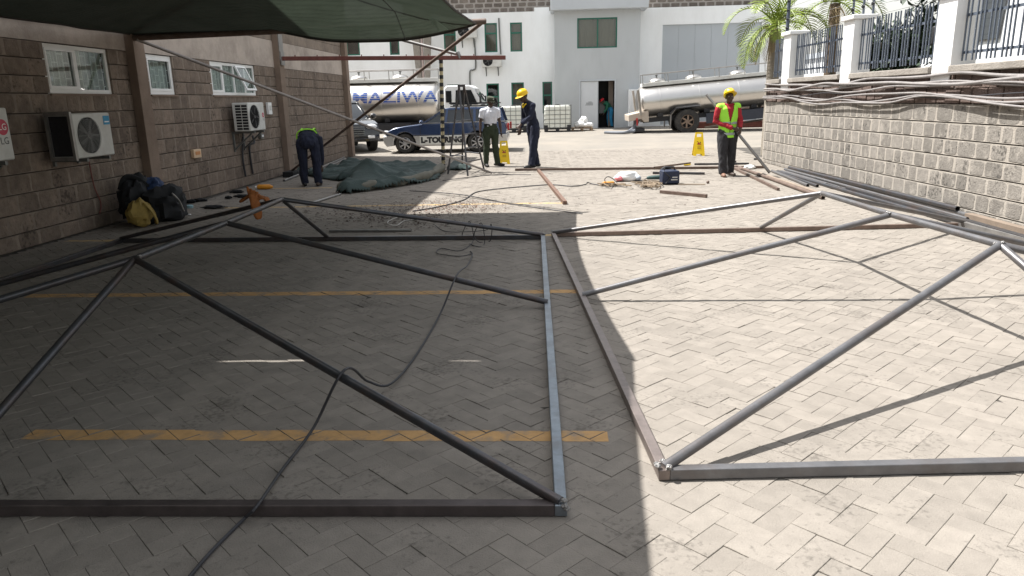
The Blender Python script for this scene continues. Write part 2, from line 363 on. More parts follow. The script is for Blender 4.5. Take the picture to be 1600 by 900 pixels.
for a in range(-160, 320):
    for q in range(-160, 320):
        k = (a-q) % 4
        if k == 0: u, v, an = a+1., q+.5, 0.
        elif k == 2: u, v, an = a+.5, q+0., math.pi/2
        else: continue
        th = math.pi/4+ROT; x = U_*(u*math.cos(th)-v*math.sin(th)); y = U_*(u*math.sin(th)+v*math.cos(th))
        if not (-6.3 < x < 5.55 and 1.2 < y < 23.9): continue
        if y < 9 and abs(x) > 2.2+y*.78: continue
        pl.append((x, y, an+th))
pl.sort(key=lambda p: p[0]**2+p[1]**2)
near = [p for p in pl if inview((p[0], p[1], 0), 10)][:300]; ns = set(near)
pm = [paver_mb(MB(), 0, 0, 0, .2058, .1022).mesh('paver', Vector((0, 0, 0)), False)]
pm[0].materials.append(m_paver)
PZ = {}
for p in pl: PZ[p] = (random.gauss(0, .0013), random.gauss(0, .007), random.gauss(0, .010))
for p in near:
    z, tx, ty = PZ[p]
    o = put('paver', pm[0], (p[0], p[1], z), paving); o.rotation_euler = (ty, -tx, p[2])
fb = MB(); tint = []
for p in pl:
    if p in ns: continue
    z, tx, ty = PZ[p]; paver_mb(fb, p[0], p[1], p[2], .2058, .1022, z, tx, ty); tint += [random.random()]*9
o = fb.build('paver_field', m_paver_f, paving, smooth=False, kind='stuff')
at = o.data.attributes.new('tint', 'FLOAT', 'FACE'); at.data.foreach_set('value', tint)
def clip(poly, ax, val, keep_gt):
    out = []
    for i in range(len(poly)):
        p, q = poly[i], poly[(i+1) % len(poly)]
        ip, iq = (p[ax] > val) == keep_gt, (q[ax] > val) == keep_gt
        if ip: out.append(p)
        if ip != iq:
            t = (val-p[ax])/(q[ax]-p[ax]); out.append((p[0]+(q[0]-p[0])*t, p[1]+(q[1]-p[1])*t))
    return out
for yl, x0, x1, wd, mt in ((3.33, -2.72, .26, .115, m_paint), (6.14, -4.75, .2, .12, m_paint), (8.86, -6.2, .1, .12, m_paint2), (11.70, -5.4, .2, .12, m_paint2), (14.4, -6.0, -4.4, .12, m_paint2), (17.2, -6, -4, .12, m_paint2), (19.85, -5.75, -4.55, .14, m_paint)):
    b = MB(); sl = .004
    for p in pl:
        if abs(p[1]-yl) > .25 or not x0-.2 < p[0] < x1+.2: continue
        c, s = math.cos(p[2]), math.sin(p[2]); z, tx, ty = PZ[p]
        poly = [(p[0]+c*u-s*v, p[1]+s*u+c*v) for u, v in ((-.1016, -.0498), (.1016, -.0498), (.1016, .0498), (-.1016, .0498))]
        for ax, val, gt in ((0, x0, True), (0, x1, False), (1, yl-wd/2, True), (1, yl+wd/2, False)):
            poly = clip(poly, ax, val, gt)
            if len(poly) < 3: break
        if len(poly) < 3: continue
        def zz(x, y):
            dx, dy = x-p[0], y-p[1]; return z+tx*(c*dx+s*dy)+ty*(-s*dx+c*dy)+.0012
        b.add([(x, y, zz(x, y)) for x, y in poly], [tuple(range(len(poly)))])
    if b.v: b.build('parking_line', mt, smooth=False, kind='structure')
# ------------------------------------------------------------------ stone walls
def outline(rg, j=.045):
    pts = []
    for (a, c), (d, e) in (((-.5, -.5), (.5, -.5)), ((.5, -.5), (.5, .5)), ((.5, .5), (-.5, .5)), ((-.5, .5), (-.5, -.5))):
        for t in (.0, .22, .5, .78):
            x, y = a+(d-a)*t, c+(e-c)*t
            k = .93 if t == 0 else 1
            pts.append((x*k+rg.uniform(-j, j)*.6, y*k+rg.uniform(-j, j)*.6))
    return pts
rg = random.Random(3); VARS = []
for i in range(14):
    o = outline(rg); n = len(o)
    v = [(x, y, -.02) for x, y in o]+[(x, y, .0) for x, y in o]+[(x*.9, y*.9, rg.uniform(.75, 1.)*1.) for x, y in o]
    f = [tuple(range(2*n, 3*n))]
    for r in (0, n): f += [(r+j, r+(j+1) % n, r+n+(j+1) % n, r+n+j) for j in range(n)]
    VARS.append((v, f))
def stone_wall(th, org, ud, nd, L_, zs, openings, bl, joint, proud, m_st, m_mo, m_co, seed, groove=.012, thick=.22, skip=None, limit=300, name='block', vj=.02):
    rg = random.Random(seed); org, ud, nd = Vector(org), Vector(ud).normalized(), Vector(nd).normalized(); up = Vector((0, 0, 1))
    W = lambda u, z, d: org+ud*u+up*z+nd*d
    us = sorted({0, L_, *[o[0] for o in openings], *[o[1] for o in openings]}); zz = sorted({zs[0], zs[-1], *[o[2] for o in openings], *[o[3] for o in openings]})
    core = MB()
    def bx(b, u0, u1, z0, z1, d0, d1):
        v = [W(u, z, d) for z in (z0, z1) for d in (d0, d1) for u in (u0, u1)]
        b.add(v, [(0, 2, 3, 1), (4, 5, 7, 6), (0, 1, 5, 4), (2, 6, 7, 3), (0, 4, 6, 2), (1, 3, 7, 5)])
    for i in range(len(us)-1):
        for j in range(len(zz)-1):
            um, zm = (us[i]+us[i+1])/2, (zz[j]+zz[j+1])/2
            if any(o[0] < um < o[1] and o[2] < zm < o[3] for o in openings): continue
            bx(core, us[i], us[i+1], zz[j], zz[j+1], -thick, -.03)
    core.build('wall', m_co, th, smooth=False)
    mo = MB(); blocks = []
    for z0, z1 in zip(zs[:-1], zs[1:]):
        segs = [(0, L_)]
        for o in openings:
            if o[2] < (z0+z1)/2 < o[3]:
                segs = [t for a, c in segs for t in ((a, min(c, o[0])), (max(a, o[1]), c)) if t[1]-t[0] > .03]
        for a, c in segs:
            bx(mo, a, c, z0+groove/2, z1-groove/2, -.032, 0)
            u = a+rg.uniform(-.25, 0)
            while u < c:
                l = rg.uniform(*bl); e0, e1 = max(u, a), min(u+l, c)
                if e1-e0 > .07: blocks.append(((e0+e1)/2, (z0+z1)/2, e1-e0-joint*rg.uniform(.6, 1.6), z1-z0-vj*rg.uniform(.6, 1.2)))
                u += l
    mo.build('mortar', m_mo, th, smooth=False)
    C = Vector((0, 0, CAM_H)); R3 = Matrix((ud, up, nd)).transposed()
    if R3.determinant() < 0: R3 = Matrix((-ud, up, nd)).transposed()
    blocks.sort(key=lambda q: (0 if inview(W(q[0], q[1], 0), 5) else 1000)+(W(q[0], q[1], 0)-C).length)
    rest = MB(); tint = []
    if th.name not in VM:
        VM[th.name] = []
        for v, f in VARS:
            me = bpy.data.meshes.new(name); me.from_pydata(v, [], f); me.materials.append(m_st); VM[th.name].append(me)
    for i, (u, z, l, h) in enumerate(blocks):
        vi = rg.randrange(len(VARS)); S = Matrix.Diagonal((l, h, proud*rg.uniform(.5, 1.5), 1)); mw = R3.to_4x4() @ S
        if i < limit:
            o = put(name, VM[th.name][vi], W(u, z, 0), th); q = o.location.copy(); o.matrix_basis = Matrix.Translation(q) @ mw
        else:
            if skip and skip(u, z): continue
            rest.add(VARS[vi][0], VARS[vi][1], Matrix.Translation(W(u, z, 0)) @ mw)
    if rest.v: rest.build('far_blocks', m_st, th, smooth=False, kind='stuff')
VM = {}
# left building --------------------------------------------------------------
XL = -6.40
lb = thing('stone_building', 'brown stone-block building with white windows along the left of the yard', 'building', (XL, 14, 0))
Y0, Y1 = -14., 23.3  # unseen stretch behind the camera, lengthened to block horizon light
WIN = [(9.34, 10.74, 1.83, 2.45), (11.76, 12.58, 1.83, 2.45), (13.98, 16.12, 1.83, 2.45)]
zs = [0, .19, .42, .65, .885, 1.12, 1.355, 1.59, 1.83, 2.04, 2.25, 2.46]
stone_wall(lb, (XL, Y0, 0), (0, 1, 0), (1, 0, 0), Y1-Y0, zs, [(a-Y0, c-Y0, z0, z1) for a, c, z0, z1 in WIN], (.27, .46), .034, .004, m_stoneL, m_mortL, m_coreL, 5, groove=.014)
MB().box(XL-.22, XL+.006, Y0, Y1, 2.462, 3.05).build('ring_beam', m_plas, lb, smooth=False)
b = MB(); bz = 3.06
while bz < 7.6:
    b.box(XL-.2, XL, Y0, Y1, bz, bz+.225); bz += .235
b.build('upper_wall', m_mortL, lb, smooth=False)
MB().box(XL-9, XL-.21, Y0, Y1, 0, 7.7).build('core_wall', m_plas, lb, smooth=False)
MB().box(XL-9, XL+.03, Y0-.02, Y1+.02, 7.62, 7.9).build('roof_edge', m_plas, lb, smooth=False)
for y in (-13.2, -7.1, -1., 5.1, 11.2, 17.28, 22.95):
    MB().box(XL+.004, XL+.14, y, y+.3, 0, 7.6).build('pilaster', m_pilas, lb, smooth=False, bevel=.008)
MB().box(XL+.144, XL+.16, 17.3, 17.56, 2.62, 3.3).build('steel_plate', m_galv, lb, smooth=False)
def bayline(y0, y1, z): return MB().box(XL+.004, XL+.012, y0, y1, z, z+.012)
def left_window(y0, y1, z0, z1, split, sash=None):
    wn = MB(); d0, d1 = XL-.075, XL-.03; t = .055
    wn.box(d0, d1, y0, y1, z0, z0+t).box(d0, d1, y0, y1, z1-t, z1).box(d0, d1, y0, y0+t, z0+t, z1-t).box(d0, d1, y1-t, y1, z0+t, z1-t)
    for s in split: wn.box(d0, d1, s-.03, s+.03, z0+t, z1-t)
    w0 = wn.build('window', m_alu, lb, smooth=False, bevel=.004)
    ed = [y0+t]+[v for s in split for v in (s-.03, s+.03)]+[y1-t]
    for a, c in zip(ed[::2], ed[1::2]):
        MB().box(XL-.056, XL-.05, a, c, z0+t, z1-t).build('pane', m_glass, w0, smooth=False)
    sb = MB()   # inner sliding-sash frame on the first light
    for a, c in list(zip(ed[::2], ed[1::2]))[:1]:
        sb.box(XL-.05, XL-.022, a, c, z0+t, z0+t+.04).box(XL-.05, XL-.022, a, c, z1-t-.03, z1-t).box(XL-.05, XL-.022, a, a+.03, z0+t+.04, z1-t-.03).box(XL-.05, XL-.022, c-.03, c, z0+t+.04, z1-t-.03)
    sb.build('sash', m_alu, w0, smooth=False)
    g = MB(); rg = random.Random(int(y0*10)); y = y0+.1; k = 0
    while y < y1-.05:
        g.box(XL-.085, XL-.073, y, y+.014, z0, z1)
        zz = z0+.1+.09*(k % 2)
        while zz < z1: g.box(XL-.084, XL-.074, y+.014, min(y+.12, y1), zz, zz+.012); zz += .2
        y += .12; k += 1
    g.build('grille', m_alu, w0, smooth=False)
    cu = MB(); n = int((y1-y0)/.03); v = []
    for i in range(n+1):
        x = XL-.12+.016*math.sin(i*.9)+.006*math.sin(i*2.3); y = y0+(y1-y0)*i/n
        cu.v += [(x, y, z0), (x, y, z1)]
        if i: cu.f.append((2*i-2, 2*i, 2*i+1, 2*i-1))
    cu.build('curtain', m_curt, w0)
    MB().box(XL-.03, XL+.03, y0-.02, y1+.02, z0-.03, z0-.002).build('sill', m_pilas, w0, smooth=False)
    return w0
left_window(*WIN[0], [10.0]); left_window(*WIN[1], [])
w3 = left_window(*WIN[2], [14.55, 15.08, 15.6])
Mx = Matrix.Translation((XL-.02, 15.34, 2.40)) @ Matrix.Rotation(math.radians(-24), 4, 'Y')
b = MB()
for a, c, e, d in ((-.25, .25, -.04, 0), (-.25, .25, -.53, -.49), (-.25, -.21, -.49, -.04), (.21, .25, -.49, -.04)): b.box(0, .03, a, c, e, d, Mx)
b.build('open_sash', m_alu, w3, smooth=False); MB().box(.012, .018, -.21, .21, -.49, -.04, Mx).build('pane', m_glass, w3, smooth=False)
# condensers on the left wall -------------------------------------------------
def condenser(loc, rotz, label, W=.80, H=.55, D=.30, style=0, cat='air conditioner', grp='outdoor air conditioner units'):
    """local: front faces -y, back at y=0, base z=0"""
    t = thing('air_conditioner', label, cat, loc, grp, rotz, local=True)
    MB().box(-W/2, W/2, -D, 0, 0, H).build('casing', m_acw, t, bevel=.018)
    fx = -W*.14 if style != 2 else -W*.18; r = H*.41
    MB().lathe([(r, -.004), (r, .0), (r*.97, .002)], (fx, -D-.002, H/2), 28, 'y').build('fan_opening', m_dark, t)
    fb = MB()
    for k in range(5):
        a0 = k*2*math.pi/5; pts = []
        fb.add([(fx+r*q*math.cos(a0+da), -D-.007+e, H/2+r*q*math.sin(a0+da)) for q, da, e in ((.2, -.2, 0), (.9, -.15, .0), (.92, .55, .004), (.2, .6, .004))], [(0, 1, 2, 3)])
    fb.lathe([(r*.2, -.012), (r*.2, 0), (.001, .001)], (fx, -D-.001, H/2), 16, 'y').build('fan', mat('fan_grey', (.12, .12, .12) if style != 2 else (.16, .15, .14), .5), t)
    g = MB(); k = 6 if style == 2 else 9
    for i in range(1, k+1):
        rr = r*i/k; g.tube([(fx+rr*math.cos(a), -D-.016, H/2+rr*math.sin(a)) for a in [2*math.pi*j/24 for j in range(25)]], .0035, 4, cap=False)
    for i in range(16):
        a = math.pi*2*i/16; g.tube([(fx+.03*math.cos(a), -D-.013, H/2+.03*math.sin(a)), (fx+r*math.cos(a), -D-.013, H/2+r*math.sin(a))], .003, 4)
    g.build('fan_grille', mat('grille_grey', (.30, .30, .29), .5) if style != 2 else m_dark, t)
    sg = MB(); sd = MB()
    if style == 0:   # side coil behind a frame
        sd.box(-W/2-.003, -W/2-.0012, -D+.03, -.03, .03, H-.03); sd.build('coil', m_fin, t, smooth=False)
    else:
        for i in range(9):
            for j in range(2):
                sd.box(-W/2-.003, -W/2-.0012, -D+.03+j*.125, -D+.14+j*.125, .03+i*(H-.06)/9, .03+(i+.72)*(H-.06)/9)
        sd.build('coil_slots', m_dark, t, smooth=False)
    for x in (-W*.3, W*.3):
        br = MB()
        br.box(x-.02, x+.02, -D-.02, .12, -.045, -.004).box(x-.02, x+.02, .085, .12, -.4 if style == 2 else -.1, -.045); br.bar((x, -D+.05, -.045), (x, .095, -.36), .03, .03) if style == 2 else None
        br.build('bracket', m_cage, t, smooth=False)
    return t, W, H, D, fx, r
a1 = condenser((XL+.12, 9.40, 1.02), math.pi/2, 'white condenser with blue sticker under the first window', .80, .555, .33, 0)
MB().box(.24, .375, -.3345, -.332, .40, .515).build('sticker', m_sticker, a1[0], smooth=False)
MB().box(.26, .355, -.3365, -.3348, .43, .445).build('sticker_line', m_plast, a1[0], smooth=False)
MB().box(-.45, -.405, -.335, -.30, -.02, .575).box(-.45, -.405, -.03, .0, -.02, .575).box(-.45, -.405, -.30, -.03, .53, .575).box(-.45, -.405, -.30, -.03, -.02, .025).build('cage_frame', m_galv, a1[0], smooth=False)
b = MB().box(.402, .44, -.2, -.05, .05, .25); b.build('terminal_box', m_plast, a1[0], smooth=False, bevel=.006)
a2 = condenser((XL+.12, 14.86, 1.13), math.pi/2, 'white condenser on wall brackets under the open window', .80, .55, .33, 2)
def lg(t, x, z, D, s):
    n = 24; MB().add([(x+s*math.cos(2*math.pi*j/n), -D-.0025, z+s*math.sin(2*math.pi*j/n)) for j in range(n)], [tuple(range(n))]).build('emblem', m_logo, t, smooth=False)
    remap(text_mb('LG', s*1.15, 0, .004*s), lambda a, c, d: (x+a, -D-.004, z+c)).build('emblem_letters', m_plast, t, smooth=False)
    remap(text_mb('LG', s*1.25, 0, .004*s), lambda a, c, d: (x+a, -D-.0025, z-s*1.75+c)).build('lettering', mat('grey_letters', (.09, .09, .09), .6), t, smooth=False)
lg(a2[0], .31, .30, .33, .05)
a3 = condenser((XL+.12, 7.47, 1.10), math.pi/2, 'condenser with red round emblem cut off by the left edge', .88, .56, .33, 2)
lg(a3[0], .325, .355, .33, .085)
def wallpipe(pts, r, m, name, label, cat): tag(MB().tube(spline(pts, 6), r, 8).build(name, m, None), label, cat)
wallpipe([(XL+.03, 9.85, 1.0), (XL+.03, 9.87, .6), (XL+.03, 9.96, .35), (XL+.03, 9.9, .2)], .009, m_redox, 'drain_hose', 'thin drain hose hanging below the blue-sticker condenser', 'hose')
wallpipe([(XL+.05, 15.0, 1.0), (XL+.04, 14.9, .6), (XL+.04, 14.94, .2)], .022, m_cable, 'coolant_pipe', 'black pipe dropping from bracketed condenser, nearer the camera', 'pipe')
wallpipe([(XL+.05, 15.5, 1.0), (XL+.10, 15.42, .86), (XL+.05, 15.3, .82), (XL+.04, 15.28, .6), (XL+.04, 15.32, .22)], .022, m_cable, 'coolant_pipe', 'black curved pipe dropping from bracketed condenser, farther one', 'pipe')
def wallbox(y, z, w_, h_, label, m1, m2):
    t = thing('wall_socket', label, 'socket', (XL+.01, y, z)); MB().box(XL+.008, XL+.07, y-w_/2, y+w_/2, z, z+h_).build('socket_box', m1, t, smooth=False, bevel=.008)
    MB().box(XL+.0715, XL+.078, y-w_*.3, y+w_*.3, z+h_*.35, z+h_*.75).build('socket_cover', m2, t, smooth=False, bevel=.003)
wallbox(12.93, .74, .28, .15, 'orange-white socket box on the wall between pilasters', mat('cream_plastic', (.62, .45, .30), .5), mat('orange_cover', (.55, .25, .10), .5))
wallbox(16.62, 1.42, .2, .26, 'small white wall box beside the bracketed condenser', m_plast, m_acw)
wallbox(16.0, .92, .16, .1, 'small dark socket box under the bracketed condenser', m_cage, m_plast)
wallbox(9.15, 1.28, .05, .05, 'tiny tap stub left of the blue-sticker condenser', m_galv, m_galv)
# right boundary wall ---------------------------------------------------------
WA, WB = Vector((5.72, 3.0, 0)), Vector((5.12, 18.4, 0)); ud = (WB-WA).normalized(); nd = Vector((-ud.y, ud.x, 0)); LEN = (WB-WA).length
if nd.x > 0: nd = -nd
rw = thing('boundary_wall', 'grey stone-block boundary wall with pale mortar on the right of the yard', 'wall', (5.4, 11, 0))
zr = [0, .085, .305, .525, .74, .96, 1.18, 1.43]
stone_wall(rw, WA, ud, nd, LEN, zr, [], (.23, .42), .034, .0035, m_stoneR, m_mortR, mat('joint_dark', (.05, .042, .035), 1), 11, groove=.017, thick=.3, vj=.032)
def RWp(u, z, d=0): return WA+ud*u+Vector((0, 0, z))+nd*d
def rbox(b, u0, u1, z0, z1, d0, d1):
    v = [RWp(u, z, d) for z in (z0, z1) for d in (d0, d1) for u in (u0, u1)]
    return b.add(v, [(0, 2, 3, 1), (4, 5, 7, 6), (0, 1, 5, 4), (2, 6, 7, 3), (0, 4, 6, 2), (1, 3, 7, 5)])
rb = random.Random(4); bb = MB(); u = 0; fbk = []
for z0, z1 in ((1.436, 1.63), (1.64, 1.83)):
    u = 0
    while u < LEN:
        l = rb.uniform(.22, .4); e = min(u+l, LEN); rbox(MB(), u+.012, e-.012, z0, z1, -.2, -rb.uniform(0.0, .02)).build('upper_block', m_bandR, rw, smooth=False); u += l
rbox(MB(), 0, LEN, 1.434, 1.84, -.28, -.03).build('upper_core', m_mortR, rw, smooth=False)
rbox(MB(), LEN+.002, LEN+.05, 0, 1.83, -.29, -.002).build('end_render', m_mortR, rw, smooth=False)
def u_at(x, y):   # arclength of the wall seen at this survey point
    d = ray(x, y); o = Vector((0, 0, CAM_H)); t = (WA-o).dot(nd)/d.dot(nd); return (o+d*t-WA).dot(ud)
PIL = [(u_at(1233, 125), u_at(1222, 125)), (u_at(1330, 115), u_at(1314, 117)), (u_at(1487, 102), u_at(1458, 105)), (u_at(1487, 102)-3.45, u_at(1458, 105)-3.45)]
edges = []
for i, (u0, u1) in enumerate(PIL):
    lab = ['white pillar nearest the palm on the boundary wall', 'white pillar between the two middle railing panels', 'large white pillar, nearest of those in view', 'white pillar beyond the right edge of the picture'][i]
    t = thing('fence_pillar', lab, 'pillar', RWp((u0+u1)/2, 1.7), 'white pillars on the boundary wall')
    rbox(MB(), u0, u1, 1.842 if i else 1.842, 2.84, -.32, .02).build('shaft', m_white, t, smooth=False, bevel=.006)
    rbox(MB(), u0+.0, u1-.0, 1.70 if i != 0 else 1.72, 1.84, .003, .02).build('apron', m_white, t, smooth=False)
    rbox(MB(), u0-.05, u1+.05, 2.843, 2.92, -.37, .07).build('cap', m_white, t, smooth=False, bevel=.015)
    edges.append((u0, u1))
bays = [(PIL[0][1]+.02, LEN-.05), (PIL[1][1], PIL[0][0]), (PIL[2][1], PIL[1][0]), (PIL[3][1], PIL[2][0])]
for i, (u0, u1) in enumerate(bays):
    t = tag(rbox(MB(), u0+.02, u1-.02, 1.842, 1.935, -.34, .06).build('coping', m_cope, None, smooth=False, bevel=.012), ['short concrete coping at the palm end of the wall', 'concrete coping under the far railing panel', 'concrete coping under the middle railing panel', 'concrete coping under the nearest railing panel'][i], 'coping', 'copings of the boundary wall')
    f = thing('steel_railing', ['short railing panel behind the last pillar by the palm', 'dark blue-grey railing panel between first and second white pillars', 'dark blue-grey railing panel between second and third white pillars', 'dark railing panel in the top right corner before the white van'][i], 'railing', RWp((u0+u1)/2, 1.95), 'railing panels on the boundary wall')
    for z in (2.08, 2.56): rbox(MB(), u0-.02, u1+.02, z, z+.035, -.155, -.125).build('rail', m_fence, f, smooth=False)
    u = u0+.07; k = 0
    while u < u1-.03:
        rbox(MB(), u, u+.018, 1.99, 2.83, -.12, -.102).build('picket', m_fence, f, smooth=False); k += 1
        u += .085 if k % 3 else .14
# electric fence standards with insulators
for i, (x, y, X) in enumerate(((1230, 50, 5.55), (1333, 20, 5.62), (1349, 20, 5.62), (1364, 20, 5.62), (1505, 20, 5.8))):
    p = PX(x, y, X); t = thing('fence_standard', ['tall electric fence post behind the pillar nearest the palm', 'thin electric fence post just left of the second pillar top', 'thin electric fence post above the second pillar top', 'short insulator post right of the second pillar top', 'insulator post beside the large white pillar'][i], 'fence post', (p.x, p.y, 1.2), 'electric fence posts behind the railing')
    MB().tube([(p.x, p.y, 1.2), (p.x, p.y, 4.2 if i < 3 else 3.25)], .022 if i else .04, 8).build('post', m_fence, t)
    for z in [2.1+.2*k for k in range(6 if i > 2 else 9)]:
        MB().lathe([(.012, 0), (.035, .012), (.02, .03), (.035, .045), (.01, .06)], (p.x-.05, p.y-.02, z), 8, 'x').build('insulator', m_black, t)
for k in range(6):
    z = 2.9+.16*k; tag(MB().tube([(5.5, 18.2, z), (5.62, 13.9, z), (5.8, 9, z)], .0035, 4).build('fence_wire', m_galv), ['lowest', 'second lowest', 'third lowest', 'third highest', 'second highest', 'highest'][k]+' of the thin electric fence wires above the railing', 'wire', 'electric fence wires')
# cables draped along the wall head
rc = random.Random(8)
names = ['uppermost grey conduit draped just under the coping', 'second grey cable from the top on the boundary wall', 'third grey cable from the top, gently waving', 'fourth grey cable from the top on the boundary wall', '', 'fifth grey cable from the top, wavy in the lower bundle', 'grey cable second from the bottom of the bundle', 'lowest grey cable sagging over the block courses', 'thin black cable looping among the wall cables', 'thin grey cable at the middle of the bundle']
base = [1.79, 1.735, 1.70, 1.655, 1.62, 1.53, 1.50, 1.475, 1.56, 1.65]
for k in (0, 1, 2, 3, 5, 6, 7, 8):
    pts = []; n = 15; ph = rc.uniform(0, 6)
    for i in range(n+1):
        u = LEN+.01-i*(LEN-2)/n
        z = base[k]+.04*math.sin(i*.85+ph)+.02*math.sin(i*1.9+ph*2)+rc.uniform(-.012, .012)
        if k >= 5 and k < 8: z += .03*math.sin(i*.95+.6)
        if k == 7 and i in (6, 7): z -= .08
        pts.append(RWp(u, z, .035+.03*rc.random()+(.02 if k % 2 else 0)))
    pts = [pts[0]+(-nd)*.15+ud*.04]+pts
    r = (.022, .022, .015, .014, .010, .015, .015, .014, .007, .009)[k]
    tag(MB().tube(spline(pts, 5), r, 8).build('wall_cable', m_pvc if k != 8 else m_cable), names[k], 'cable', 'cables along the boundary wall')
# ------------------------------------------------------------------ hip roof frames lying on the paving
def hip_frame(label, A, B_, C, D, ridge, rz, mp, ms, skew=0):
    """A near corner at the middle of the yard, B_ far corner, C far outer, D near outer"""
    A, B_, C, D = [Vector((*p, .028)) for p in (A, B_, C, D)]; R = [Vector((*p, rz)) for p in ridge]
    t = thing('roof_frame', label, 'steel frame', ((A+B_+C+D)/4).xy.to_3d(), 'welded hip roof frames')
    for i, (p, q, m_) in enumerate(((A, B_, ms[0]), (B_, C, ms[1]), (C, D, ms[1]), (D, A, ms[2]))):
        e = (q-p).normalized()*.025
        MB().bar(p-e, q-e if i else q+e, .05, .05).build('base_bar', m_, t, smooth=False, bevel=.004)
    ps = []
    mids = [(A+B_)/2, (B_+C)/2, (C+D)/2, (D+A)/2]
    top = Vector((0, 0, .024))
    segs = [('ridge_pipe', R[0], R[1]), ('ridge_pipe', R[1], R[2]), ('hip_pipe', B_+top, R[0]), ('hip_pipe', C+top, R[0]), ('hip_pipe', A+top, R[2]), ('hip_pipe', D+top, R[2]), ('rafter_pipe', mids[0]+top, R[1]), ('rafter_pipe', mids[2]+top, R[1]), ('end_strut', mids[1]+top, R[0]), ('end_strut', mids[3]+top, R[2])]
    for n, p, q in segs:
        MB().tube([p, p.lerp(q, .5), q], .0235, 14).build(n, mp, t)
    for p in [A+top, B_+top]+R:
        b = MB(); rr = random.Random(int(p.x*100))
        for k in range(7): b.ell(p+Vector((rr.uniform(-.03, .03), rr.uniform(-.03, .03), rr.uniform(-.012, .02))), .016, .014, .009, 7, 5)
        b.build('weld', m_weld, t)
    return A, B_, C, D, R
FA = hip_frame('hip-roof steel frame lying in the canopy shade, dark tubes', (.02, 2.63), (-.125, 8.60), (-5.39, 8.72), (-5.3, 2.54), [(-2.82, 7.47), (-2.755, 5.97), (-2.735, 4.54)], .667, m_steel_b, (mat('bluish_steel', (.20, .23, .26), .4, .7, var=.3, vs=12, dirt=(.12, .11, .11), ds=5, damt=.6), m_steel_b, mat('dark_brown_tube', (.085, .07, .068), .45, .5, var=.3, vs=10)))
FB = hip_frame('hip-roof steel frame lying in full sun by the boundary wall', (.47, 2.92), (.0, 8.74), (5.02, 9.06), (5.5, 3.22), [(2.62, 7.29), (2.68, 5.92), (2.80, 4.67)], .667, m_steel, (mat('brownish_tube', (.20, .165, .15), .45, .6, var=.3, vs=10), mat('brown_tube', (.19, .14, .115), .5, .5, var=.3, vs=10), m_steel))
# ------------------------------------------------------------------ shade canopies
def gapf(u):
    bp = lambda a, c: max(0, min((u-a)/.02, (c-u)/.02, 1))
    return .040*bp(.475, .64)+.026*bp(.785, .85)+.024*bp(.955, 1.1)
def canopy(label, x0, x1, y0, y1, z0, rise, sag, seed, tw=0, gap=False):
    t = thing('shade_canopy', label, 'canopy', (x0, (y0+y1)/2, 0), 'green shade net canopies along the building')
    nx, ny = 100, 44; b = MB(); rg = random.Random(seed); xm = (x0+x1)/2
    run = 1.75
    def P(u, v):
        ex = .12*math.sin(math.pi*v); ey = 0
        x = x0+(x1+tw*(1-v)-x0)*u+ex*(.5-u)*2*abs(2*u-1)**3; y = y0+(y1-y0)*v+ey*(.5-v)*2*abs(2*v-1)**3+(gapf(u)*(1-v)**4 if gap else 0)
        dx = min(u, 1-u)*(x1-x0)/((x1-x0)/2); dy = min(v, 1-v)*(y1-y0)/run
        k = .10; h = min(dx, dy, 1.); h = h-.07*math.sin(math.pi*min(h, 1))
        e = (1-min(1, dy))**1.5*math.sin(math.pi*min(1, max(0, (u-.42)/.58)))**.8
        z = z0+rise*h-sag*e-.04*(1-min(1, dx))*math.sin(math.pi*v)
        z += .012*noise.noise(Vector((x*1.7, y*1.7, seed)))
        return (x, y, z)
    for j in range(ny+1):
        for i in range(nx+1): b.v.append(P(i/nx, j/ny))
    for j in range(ny):
        for i in range(nx):
            a = j*(nx+1)+i; b.f.append((a, a+1, a+nx+2, a+nx+1))
    net = b.build('net', m_net, t, smooth=True)
    hem = MB()
    for e in ([P(i/nx, 0) for i in range(nx+1)], [P(i/nx, 1) for i in range(nx+1)], [P(0, i/ny) for i in range(ny+1)], [P(1, i/ny) for i in range(ny+1)]):
        hem.tube(e, .016, 6)
    hem.build('hem', m_netb, net)
    seam = MB().tube([Vector(P(.80, 1-.35*i/12))-Vector((0, 0, .008)) for i in range(13)], .006, 5); seam.build('seam', m_black, net)
    zf = z0+.03; r = .03
    R0, R2 = Vector((xm, y1-run, zf+rise)), Vector((xm, y0+run, zf+rise))
    cs = [Vector((x0, y0, zf)), Vector((x1, y0, zf)), Vector((x1, y1, zf)), Vector((x0, y1, zf))]
    for n, p, q in (('eave_pipe', cs[0], cs[3]), ('ridge_pipe', R0, R2), ('hip_pipe', cs[0], R2), ('hip_pipe', cs[1]-Vector((.05, 0, .0)), R2), ('hip_pipe', cs[2]-Vector((.05, 0, 0)), R0), ('hip_pipe', cs[3], R0)):
        MB().tube([p, q], r, 10, hollow=.05).build(n, m_galv if n != 'eave_pipe' else m_rust, t)
    for y in (y0+.12, y1+.01 if gap else y1-.15):
        MB().tube([(XL+.14, y, zf-.09), (x1+.15 if (gap and y > y1) else x1+(tw-.03 if gap else -.05), y, zf+.0)], .042, 12, hollow=.06).build('arm', m_rust, t)
    return t, P
CZ = 2.70
can1, CP = canopy('green shade net canopy hanging over the upper left of the yard', -6.30, -1.10, 4.918, 11.22, CZ, .62, .21, 3, .17, True)
can2, _ = canopy('second shade canopy above the camera, only its shadow in view', -6.30, -.95, -1.2, 4.930, CZ, .62, .05, 9, -.1)
pt = MB(); o = [Vector(CP(.90, .985)), Vector(CP(.925, .985)), Vector(CP(.905, .90)), Vector(CP(.885, .90))]
b = MB().add([p-Vector((0, 0, .012)) for p in o], [(0, 1, 2, 3)]); b.build('patch', mat('pale_patch', (.10, .16, .12), .7), can1, smooth=False)
